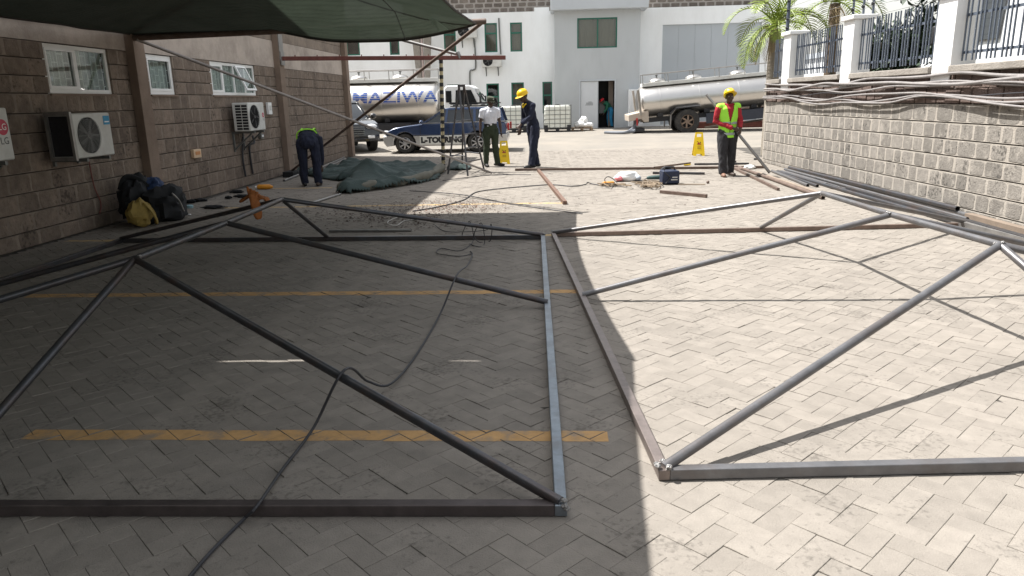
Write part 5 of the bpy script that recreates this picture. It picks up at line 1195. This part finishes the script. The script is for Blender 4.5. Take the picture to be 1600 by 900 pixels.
def person(label, loc, rotz, s, P, top, bot, skin=m_skin, hat=None, boots=(m_boot, m_boot), sleeve=1., extra=None, bag=1.):
    t = thing('person', label, 'person', loc, None, rotz, local=True); t.scale = (s, s, s); seed = loc[0]*3.1
    V = Vector; hp = [V(p) for p in P['hip']]; kn = [V(p) for p in P['knee']]; an = [V(p) for p in P['ankle']]; sh = [V(p) for p in P['sh']]; el = [V(p) for p in P['el']]; wr = [V(p) for p in P['wr']]
    sp = [V(p) for p in P['spine']]; hd = V(P['head']); H = headm(hd, P.get('yaw', 0), P.get('pitch', 0)); nk = sp[-1]
    b = MB(); head_mesh(b, H)
    b.tube([nk-V((0, 0, .03)), nk.lerp(hd, .35), hd+V((0, 0, -.03))], [.062, .054, .052], 12)
    b.tube(sp, [.12, .10, .115, .12, .08][:len(sp)] if len(sp) == 5 else .1, 14, ref=P.get('front', (0, -1, 0)), sy=.7)
    for i in (0, 1):
        b.tube([nk, sh[i]], [.06, .05], 10); b.tube([sh[i], sh[i].lerp(el[i], .5), el[i], el[i].lerp(wr[i], .35), wr[i]], [.052, .047, .038, .038, .026], 12, round_=True)
        hd_ = P['hand'][i]; hand(b, wr[i], hd_[0], hd_[1], hd_[2], hd_[3])
        b.tube([sp[0], hp[i]], [.09, .08], 10); b.tube([hp[i], hp[i].lerp(kn[i], .5), kn[i], kn[i].lerp(an[i], .35), an[i]], [.075, .065, .05, .05, .035], 12, round_=True)
        b.tube([an[i], an[i]+V(P['toe'][i])*.12-V((0, 0, an[i].z-.03))], [.035, .03], 10, round_=True)
    body = fuse(b, .0068, 0, it=1).build('body', skin, t, smooth=True); face(body, H)
    hb = MB().ell((0, .02, .042), .081, .095, .095, 18, 12, H); hb.v = [v for v in hb.v]; hb.build('hair', m_hair, t)
    # trousers
    b = MB(); b.tube([sp[0]+(sp[0]-sp[1]).normalized()*.02, sp[0].lerp(sp[1], .5), sp[1]], [.175, .17, .155], 16, ref=P.get('front', (0, -1, 0)), sy=.72, round_=True)
    for i in (0, 1):
        e = an[i]+V((0, 0, -.03)); b.tube([hp[i].lerp(kn[i], -.02), hp[i].lerp(kn[i], .3), kn[i].lerp(hp[i], .25), kn[i], kn[i].lerp(e, .4), e], [r*bag for r in (.105, .105, .090, .082, .080, .074)], 14, round_=False)
        b.tube([sp[0], hp[i]], [.12, .105], 12, round_=True)
    fuse(b, .011, .019, 12, 2, seed).build('trousers', bot, t, smooth=True)
    # shirt / jacket
    b = MB(); r = P.get('rad', [.155, .155, .175, .180, .10]); b.tube(sp, r, 18, ref=P.get('front', (0, -1, 0)), sy=.66, round_=False)
    for i in (0, 1):
        b.tube([nk.lerp(sh[i], .2)-V((0, 0, .03)), sh[i]], [.085, .076], 12, round_=True)
        we = sh[i].lerp(el[i], sleeve) if sleeve < 1 else el[i]
        if sleeve < 1: b.tube([sh[i], we], [.078, .070], 12, round_=False)
        else: b.tube([sh[i], sh[i].lerp(el[i], .5), el[i], el[i].lerp(wr[i], .5), wr[i].lerp(el[i], .06)], [.076, .066, .058, .053, .044], 12)
    fuse(b, .010, .017, 13, 2, seed+5).build('shirt', top, t, smooth=True)
    b = MB().tube([nk-V((0, 0, .02)), nk+(hd-nk)*.18], [.082, .072], 16); b.f = b.f[:-2]; b.build('collar', top, t, solid=.008)
    for i in (0, 1): shoe(t, an[i], P['toe'][i], boots[i])
    if hat == 'hard': hard_hat(t, H, tilt=P.get('hat', -.05))
    elif hat: cap(t, H, hat)
    if extra: extra(t, H, P)
    return t
def stand(dx=0, dy=0): return dict(
    hip=[(-.095, 0, .92), (.095, 0, .92)], knee=[(-.12, -.02, .50), (.115, -.01, .50)], ankle=[(-.14, .02, .09), (.13, .02, .09)], toe=[(-.25, -1, 0), (.25, -1, 0)],
    sh=[(-.19, 0, 1.40), (.19, 0, 1.40)], el=[(-.25, .03, 1.13), (.25, .03, 1.13)], wr=[(-.27, -.03, .88), (.27, -.03, .88)],
    hand=[((0, -.1, -1), (0, -1, 0), .45, 1), ((0, -.1, -1), (0, -1, 0), .45, -1)], spine=[(0, 0, .93), (0, 0, 1.06), (0, -.01, 1.22), (0, 0, 1.38), (0, .01, 1.47)], head=(0, -.015, 1.615))
# guard
P = stand(); P['yaw'] = .45; P['pitch'] = .28; P['head'] = (.01, -.04, 1.61); P['ankle'] = [(-.15, -.03, .09), (.17, .05, .09)]; P['toe'] = [(.1, -1, 0), (.75, -.55, 0)]
def guard_x(t, H, P):
    MB().tube([Vector(P['spine'][1])+Vector((0, 0, -.02)), Vector(P['spine'][1])+Vector((0, 0, .025))], .166, 22, ref=(0, -1, 0), sy=.70).build('belt', m_ink, t); MB().cbox((0, -.12, 1.065), .05, .012, .04).build('belt_buckle', m_rim, t, bevel=.004)
    for k in range(4): MB().ell((.0, -.128+.004*k, 1.13+.075*k), .006, .004, .006, 8, 5).build('button', m_ink, t)
    for s in (-1, 1): MB().cbox((s*.08, -.124, 1.30), .10, .012, .11).build('pocket', m_shirt, t, bevel=.004); MB().bar((s*.12, 0, 1.465), (s*.2, 0, 1.455), .05, .012).build('epaulette', m_ink, t, smooth=False)
    MB().ell((0, -.112, .115), .012, .006, .016, 8, 6, H).build('cap_badge', m_rim, t)
p = G(768, 260); person('guard in white shirt, olive trousers and camouflage cap standing by the car', (p.x, p.y, 0), .25, .97, P, m_shirt, m_olive, hat=m_camo, sleeve=.62, extra=guard_x)
# worker in navy overall, turned to the left, leaning forward
P = stand(); P.update(spine=[(0, 0, .94), (0, -.02, 1.07), (.0, -.06, 1.22), (0, -.11, 1.38), (0, -.145, 1.47)], head=(0, -.235, 1.585), pitch=.42, sh=[(-.19, -.12, 1.39), (.19, -.10, 1.39)], el=[(-.27, -.10, 1.12), (.24, -.20, 1.14)], wr=[(-.25, -.20, .88), (.20, -.40, 1.00)], hand=[((0, -.25, -1), (0, -1, .2), .5, 1), ((-.1, -.7, -.7), (-.6, -.5, .3), .55, -1)], ankle=[(-.12, .13, .09), (.13, -.12, .09)], knee=[(-.11, .04, .50), (.11, -.05, .50)], toe=[(-.1, -1, 0), (.1, -1, 0)])
def blue_x(t, H, P):
    MB().tube(spline([(-.09, -.16, 1.45), (-.06, -.225, 1.42), (0, -.25, 1.36), (.06, -.225, 1.42), (.09, -.16, 1.45)], 5), .017, 8).build('yellow_collar', m_yel, t)
    MB().tube([Vector((s, -.17, z)) for s, z in ((0, 1.36), (.0, 1.0))], .008, 6).build('zip', m_ink, t)
    MB().tube([Vector(P['spine'][1])+Vector((0, 0, -.02)), Vector(P['spine'][1])+Vector((0, 0, .02))], .163, 22, ref=(0, -1, 0), sy=.70).build('waistband', m_nav, t)
p = G(834, 262); person('worker in navy overall and yellow hard hat leaning over the brown bar', (p.x, p.y, 0), R_(-62), 1.055, P, m_nav, m_nav, hat='hard', extra=blue_x, bag=1.08)
# worker in hi-viz vest carrying a pipe
P = stand(); P.update(el=[(-.27, .02, 1.14), (.27, .02, 1.13)], wr=[(.06, -.19, .99), (.22, -.14, .99)], hand=[((.85, .1, -.35), (0, -.2, 1), .9, -1), ((-.15, -.35, -.9), (-.6, -.3, .5), .8, 1)], ankle=[(-.10, -.12, .09), (.13, .10, .09)], knee=[(-.11, -.08, .50), (.12, .0, .50)], toe=[(-.15, -1, 0), (.2, -1, 0)], head=(0, -.03, 1.61), pitch=-.08, yaw=-.1, hat=-.42, rad=[.165, .165, .18, .185, .10])
def vest_x(t, H, P):
    V = Vector; sp = [V(q) for q in P['spine']]
    b = MB().tube([sp[0]+V((0, 0, -.13)), sp[0], sp[1], sp[2], sp[3], sp[4]+V((0, 0, -.015))], [.200, .190, .184, .198, .205, .140], 24, ref=(0, -1, 0), sy=.70)
    for s in (-1, 1): b.tube([sp[4]+V((0, 0, -.05)), V((s*.185, 0, 1.425))], [.09, .082], 12, round_=True)
    f = fuse(b, .011, .007, 10, 3, 2.)
    keep = []
    for q in f.f:
        c = sum((V(f.v[i]) for i in q), V())/len(q)
        wv = .010+.078*max(0, (c.z-1.13)/.34)
        if c.y < -.0 and abs(c.x) < wv and c.z > 1.10: continue
        if c.z > 1.455 and abs(c.x) < .105: continue
        keep.append(q)
    f.f = keep; f.build('vest', m_hiviz, t, smooth=True, solid=.004)
    for z, r in ((1.10, .192), (.88, .203)):
        MB().tube([V((0, 0, z-.024)), V((0, 0, z+.024))], r, 26, ref=(0, -1, 0), sy=.725).build('reflective_band', m_refl, t)
    MB().bar((0, -.136, .87), (0, -.142, 1.12), .008, .006).build('vest_zip', m_ink, t, smooth=False)
    for w_ in P['wr']:
        pass
p = G(1133, 275); vw = person('worker in lime vest, red shirt and yellow hard hat carrying a pipe', (p.x, p.y, 0), R_(8), .97, P, m_redc, m_blk, hat='hard', boots=(m_skin2, m_brshoe), extra=vest_x, bag=1.14)
hp_ = Vector((p.x, p.y, 0))+Matrix.Rotation(R_(8), 3, 'Z') @ (Vector((.10, -.215, .945))*.97); ge = PY(1203, 270, 14.98); ue = PY(1104, 148, 15.58)
tag(MB().tube([ge, ge.lerp(ue, .5), ue], .030, 12, hollow=.1).build('carried_pipe', m_galv), 'grey pipe slanting to the ground from the vest worker\'s hands', 'pipe')
# bending worker seen from behind
P = dict(hip=[(-.11, 0, .86), (.11, 0, .86)], knee=[(-.13, .02, .47), (.12, .01, .47)], ankle=[(-.14, .03, .09), (.13, -.05, .09)], toe=[(-.2, -1, 0), (.15, -1, 0)], front=(0, -.3, -1), spine=[(0, .02, .89), (0, -.08, .98), (-.02, -.24, 1.00), (-.04, -.40, .95), (-.05, -.50, .88)], head=(-.06, -.60, .76), pitch=1.9,
    sh=[(-.20, -.40, .90), (.15, -.40, .91)], el=[(-.23, -.44, .62), (.17, -.46, .62)], wr=[(-.20, -.46, .36), (.10, -.48, .36)], hand=[((0, -.1, -1), (1, 0, 0), .6, 1), ((0, -.1, -1), (-1, 0, 0), .6, -1)], rad=[.16, .165, .18, .175, .10])
def bend_x(t, H, P):
    V = Vector
    for s in (-1, 1): MB().tube(spline([(s*.105-.01, -.02, 1.085), (s*.12-.02, -.18, 1.115), (s*.12-.035, -.33, 1.085), (s*.11-.045, -.45, 1.01)], 6), .016, 8, sy=.5).build('vest_strap', m_hiviz, t)
    MB().tube(spline([(-.185, -.10, 1.02), (-.12, -.06, 1.085), (0, -.05, 1.105), (.12, -.06, 1.085), (.19, -.10, 1.02), (.205, -.12, .92)], 6), .014, 8).build('vest_hem', m_hiviz, t)
p = G(487, 291); person('stooping worker in navy clothes with lime vest straps, seen from behind', (p.x, p.y, 0), R_(196), 1.03, P, m_nav, m_nav, extra=bend_x, boots=(m_brshoe, m_boot))
# person at the factory door
P = dict(hip=[(-.10, 0, .86), (.10, 0, .86)], knee=[(-.11, -.08, .47), (.11, -.02, .47)], ankle=[(-.12, 0, .09), (.12, .06, .09)], toe=[(0, -1, 0), (0, -1, 0)], spine=[(0, 0, .88), (0, -.04, 1.0), (0, -.14, 1.12), (0, -.25, 1.20), (0, -.33, 1.23)], head=(0, -.43, 1.30), pitch=.5,
    sh=[(-.18, -.25, 1.17), (.18, -.25, 1.17)], el=[(-.2, -.30, .92), (.2, -.30, .92)], wr=[(-.14, -.42, .74), (.14, -.42, .74)], hand=[((0, -.3, -1), (1, 0, 0), .6, 1), ((0, -.3, -1), (-1, 0, 0), .6, -1)])
person('stooping person in red cap and green top inside the factory doorway', (2.72, 35.55, .25), R_(-70), .92, P, mat('green_top_cloth', (.02, .12, .07), .9), mat('bright_blue_cloth', (.03, .22, .42), .9), hat=mat('red_cap_cloth', (.55, .02, .03), .8))
# ------------------------------------------------------------------ floor signs
def floor_sign(p, rz, label, s=1.):
    t = thing('floor_sign', label, 'floor sign', p, 'yellow folding floor signs', rz, local=True); W0, W1, H_ = .15*s, .105*s, .62*s
    for sg in (-1, 1):
        b = MB()
        def f(u, v, d_): return (u, sg*(.15*s*(1-v/H_))+d_, v)
        pan = [(-W0, .05), (-W0, 0), (-W0*.55, 0), (-W0*.45, .05), (W0*.45, .05), (W0*.55, 0), (W0, 0), (W0, .05), (W1*1.05, H_*.80), (-W1*1.05, H_*.80)]
        b.prism(pan, f, -.008, .008)
        b.prism([(-W1*1.05, H_*.80), (-W1*.6, H_*.80), (-W1*.55, H_*.93), (-W1*.95, H_)], f, -.008, .008); b.prism([(W1*.6, H_*.80), (W1*1.05, H_*.80), (W1*.95, H_), (W1*.55, H_*.93)], f, -.008, .008); b.prism([(-W1*.55, H_*.93), (W1*.55, H_*.93), (W1*.95, H_), (-W1*.95, H_)], f, -.008, .008)
        pn = b.build('panel', m_yel, t, smooth=False)
        if sg < 0:
            ff = lambda u, v, d_: (u, -(.15*s*(1-v/H_))-.0095+d_, v)
            MB().prism([(-.055*s, .30*s), (.055*s, .30*s), (.03*s, .335*s), (.01*s, .33*s), (-.01*s, .37*s), (-.03*s, .345*s)], ff, 0, -.002).build('pictogram', m_red, pn, smooth=False)
            MB().prism([(.02*s, .345*s), (.05*s, .34*s), (.045*s, .365*s), (.02*s, .37*s)], ff, 0, -.002).prism([(-.05*s, .365*s), (-.03*s, .36*s), (-.03*s, .385*s), (-.05*s, .385*s)], ff, 0, -.002).build('pictogram_figure', m_ink, pn, smooth=False)
            b = MB()
            for k in range(2): b.prism([(-.05*s, .23*s-.035*k*s), (.05*s, .23*s-.035*k*s), (.05*s, .245*s-.035*k*s), (-.05*s, .245*s-.035*k*s)], ff, 0, -.002)
            b.build('print_band', mat('sign_print', (.35, .22, .02), .6), pn, smooth=False)
p = G(788, 256); floor_sign((p.x, p.y, 0), .1, 'yellow folding floor sign at the guard\'s feet', .95); p = G(1091, 243); floor_sign((p.x, p.y, 0), -.05, 'yellow folding floor sign left of the vest worker', 1.02)
# ------------------------------------------------------------------ tools and bags
bx_ = thing('blue_case', 'dark blue welding case on the ground among cables', 'case', G(1048, 288)); p = G(1048, 289)
Mx = Matrix.Translation(p+Vector((0, .12, 0))) @ Matrix.Rotation(R_(4), 4, 'Z')
def lb_(b, *a): return b.box(*a, Mx)
lb_(MB(), -.16, .16, -.10, .20, .02, .26).build('case_body', m_bluebox, bx_, bevel=.02); b = MB()
MB().tube([Mx @ Vector(q) for q in ((-.10, .05, .26), (-.08, .05, .32), (.08, .05, .32), (.10, .05, .26))], .014, 8).build('handle', m_ink, bx_)
for k in range(2): lb_(b, .02-.02*k, .12, -.1045, -.103, .13-.045*k, .15-.045*k)
b.build('case_print', m_acw, bx_, smooth=False); MB().tube([Mx @ Vector((-.14, -.09, .25)), Mx @ Vector((-.02, -.115, .14)), Mx @ Vector((-.10, -.12, .03))], .012, 7).build('case_lead', m_cable, bx_)
for sx in (-.12, .12): lb_(MB(), sx-.02, sx+.02, -.08, -.04, 0, .02).build('foot', m_black, bx_, smooth=False)
gp = G(1030, 284)+Vector((0, .1, 0)); gt = thing('angle_grinder', 'teal angle grinder lying left of the blue case', 'grinder', gp)
MB().tube([gp+Vector((-.20, 0, .07)), gp+Vector((-.05, 0, .075)), gp+Vector((.08, .0, .08)), gp+Vector((.14, 0, .085))], [.035, .042, .05, .045], 12, round_=True).build('motor_housing', m_tool, gt)
MB().lathe([(.115, -.006), (.115, .006)], (gp.x+.15, gp.y+.02, .15), 24, 'y').build('cutting_disc', m_dark, gt); MB().tube([gp+Vector((.12, 0, .1)), gp+Vector((.10, -.02, .26))], .016, 8, round_=True).build('side_handle', m_black, gt)
MB().tube([(gp.x+.15+.12*math.cos(a), gp.y+.02, .15+.12*math.sin(a)) for a in [math.pi*i/10 for i in range(11)]], .02, 8, sx=1.6).build('guard', m_chass, gt)
MB().tube(spline([gp+Vector((-.2, 0, .07)), gp+Vector((-.32, -.03, .03)), gp+Vector((-.45, .02, .012))], 6), .009, 7).build('lead', m_cable, gt)
lie(G(1022, 277), G(1078, 269), .02, m_rust, 'short rusty rod lying across the top of the cable heap', z=.2)
p = G(981, 284); bg1 = sack((p.x, p.y+.15, .0), .24, .18, .11, 'white and pink plastic bag lying beside the cables', 2.3, name='plastic_bag', cat='bag')
pp = MB().ell((0, 0, 0), 1, 1, 1, 14, 10); remap(pp, lambda x, y, z: (p.x-.17+x*.085, p.y+.06+y*.1, .065+z*.06+.02*noise.noise(Vector((x*2, y*2, z*2))))).build('pink_print', m_pink, None); o = bpy.data.objects['pink_print']; o.parent = bg1; o.location = o.location-bg1.location
pp = MB().ell((0, 0, 0), 1, 1, 1, 14, 10); remap(pp, lambda x, y, z: (p.x+.20+x*.07, p.y+.08+y*.09, .06+z*.06)).build('grey_print', mat('grey_plastic', (.35, .38, .42), .5), None); o = bpy.data.objects['grey_print']; o.parent = bg1; o.location = o.location-bg1.location
p = G(951, 289); tag(MB().tube([p+Vector((-.09, 0, .035)), p+Vector((.08, .03, .035))], .032, 10, round_=True).build('plug_connector', m_orangeb), 'orange cable connector lying in the tan cable', 'connector')
p = G(1074, 259); tag(MB().tube([p+Vector((-.06, 0, .03)), p+Vector((.06, 0, .03))], [.03, .02], 8, round_=True).build('yellow_scrap', m_yel), 'small yellow scrap on the ground behind the blue case', 'scrap')
p = G(1171, 264); sack((p.x, p.y, 0), .13, .1, .05, 'white plastic scrap right of the vest worker\'s feet', 5.5, name='plastic_scrap', cat='scrap')
# bags by the left pilaster
def blob(par, name, m_, c, sx, sy, sz, seed, rough=.25):
    b = MB().ell((0, 0, 0), 1, 1, 1, 26, 18)
    def fn(x, y, z):
        q = Vector((x, y, z)); k = 1+rough*noise.noise(q*1.7+Vector((seed, 0, 0)))+rough*.5*noise.noise(q*4.5+Vector((0, seed, 0))); q *= k
        return (c[0]+q.x*sx, c[1]+q.y*sy, max(c[2]-sz, c[2]+q.z*sz) if par is None else max(.003, c[2]+q.z*sz))
    return remap(b, fn).build(name, m_, par)
t = thing('duffel_bag', 'black duffel bag with pale zip slumped against the pilaster', 'bag', (-5.75, 10.55, 0)); blob(t, 'bag_body', m_bagd, (-5.74, 10.52, .22), .26, .40, .26, 3., .5); MB().tube(spline([(-5.50, 10.30, .42), (-5.45, 10.38, .30), (-5.42, 10.42, .14)], 6), .012, 7).build('zip', m_galv, t); MB().tube(spline([(-5.8, 10.4, .40), (-5.72, 10.5, .47), (-5.62, 10.66, .45), (-5.6, 10.72, .34)], 6), .014, 8).build('strap', m_bagd, t)
t = thing('backpack', 'dark backpack standing against the wall behind the yellow bag', 'bag', (-6.1, 10.35, 0)); blob(t, 'bag_body', m_bagd, (-6.08, 10.38, .30), .22, .30, .34, 8., .45); MB().tube(spline([(-6.2, 10.2, .50), (-6.12, 10.22, .66), (-6.04, 10.36, .62), (-5.95, 10.5, .46)], 6), [.06]*19, 9, sy=.5).build('flap', m_bagd, t)
t = tag(blob(None, 'blue_sack', m_bagb, (-5.95, 10.62, .50), .14, .16, .12, 5., .35), 'blue bundle lying on top of the dark bags', 'bag')
t = thing('yellow_bag', 'crumpled yellow bag leaning in front of the dark bags', 'bag', (-5.72, 9.93, 0)); blob(t, 'bag_body', m_bagy, (-5.82, 9.95, .18), .15, .20, .20, 11., .4); MB().tube(spline([(-5.72, 9.92, .34), (-5.62, 9.93, .20), (-5.60, 9.98, .06), (-5.68, 10.08, .05), (-5.70, 10.12, .16), (-5.72, 10.02, .30)], 6), .03, 8, sy=.5).build('handle', m_bagy, t)
p = G(283, 325); t = thing('water_jug', 'small pale green jug right of the black duffel bag', 'jug', p); MB().lathe([(.07, 0), (.078, .03), (.078, .16), (.05, .20), (.028, .22), (.028, .25), (.001, .252)], p, 18).build('jug_body', m_gplast, t); MB().tube(spline([p+Vector((.03, 0, .23)), p+Vector((.09, 0, .20)), p+Vector((.085, 0, .10))], 5), .012, 7).build('handle', m_gplast, t)
p = G(296, 325); tag(MB().lathe([(.06, 0), (.065, .04), (.05, .05), (.001, .051)], p, 16).build('plastic_lid', mat('pale_blue_plastic', (.25, .40, .45), .4)), 'pale blue lid lying beside the green jug', 'plastic_lid')  # loose blue lid, modelled as a shallow disc
p = G(413, 296); t = thing('orange_bottle', 'orange bottle lying on its side near the wall', 'bottle', p); MB().tube([p+Vector((-.10, 0, .05)), p+Vector((.10, .03, .05)), p+Vector((.14, .035, .045))], [.05, .05, .03], 12, round_=True).build('bottle_body', m_orangeb, t); MB().tube([p+Vector((-.17, -.01, .045)), p+Vector((-.12, 0, .05))], .03, 10).build('bottle_cap', m_plast, t)
for i, (x, y, sx, sy) in enumerate(((313, 315, .12, .06), (298, 317, .09, .05), (335, 326, .18, .06), (378, 309, .14, .05), (357, 311, .06, .04), (370, 302, .14, .04))):
    p = G(x, y); tag(blob(None, 'rag', m_bagd if i != 2 else m_blk, (p.x, p.y, .03), sx, sy, .03, i*2.2+1, .4), ['dark rag nearest the green jug on its right', 'dark small rag touching the green jug', 'flat dark rag between jug and frame pipe', 'dark scrap of wire and cloth below the bracketed condenser', 'small dark lump left of the dark scrap', 'flat dark rag close to the wall foot'][i], 'rag', 'rags by the wall')
p = G(292, 336); tag(MB().cbox(p+Vector((0, 0, .008)), .12, .05, .012).build('phone', m_plast, None, bevel=.004), 'small pale phone lying right of the duffel bag', 'phone')
# orange welding gloves over the frame ridge
gl = Vector(FA[4][0]).lerp(Vector(FA[2]), .13)
for i, (o_, a, lab) in enumerate(((Vector((-.02, -.02, .05)), 0., 'orange welding glove hanging over the shaded frame peak, front one'), (Vector((-.10, .03, .05)), 1.2, 'orange welding glove draped over the shaded frame peak, behind'))):
    c = gl+o_; b = MB()
    if i == 0:
        b.tube([c+Vector((0, -.03, .05)), c+Vector((.03, -.06, -.02)), c+Vector((.05, -.07, -.14))], [.05, .055, .05], 12, sy=.45, round_=True)
        for k in range(4): b.tube([c+Vector((-.03+.02*k, -.03, .04)), c+Vector((-.05+.03*k, -.01, .10)), c+Vector((-.06+.035*k, .0, .15-.02*k))], [.016, .016, .013], 8, round_=True)
        b.tube([c+Vector((.04, -.03, .03)), c+Vector((.10, -.02, .03))], [.017, .014], 8, round_=True)
    else:
        b.tube([c+Vector((.12, 0, .04)), c+Vector((.02, -.01, .06)), c+Vector((-.06, -.02, .01))], [.045, .05, .045], 12, sy=.45, round_=True)
        for k in range(4): b.tube([c+Vector((.12, -.03+.02*k, .04)), c+Vector((.19, -.04+.027*k, .02)), c+Vector((.22, -.05+.03*k, -.05))], [.016, .015, .012], 8, round_=True)
        b.tube([c+Vector((.06, .03, .05)), c+Vector((.08, .09, .05))], [.017, .013], 8, round_=True)
    f = fuse(b, .009, .006, 18, 2, i*3.); tag(f.build('work_glove', m_orange, None, smooth=True), lab, 'glove', 'orange welding gloves')
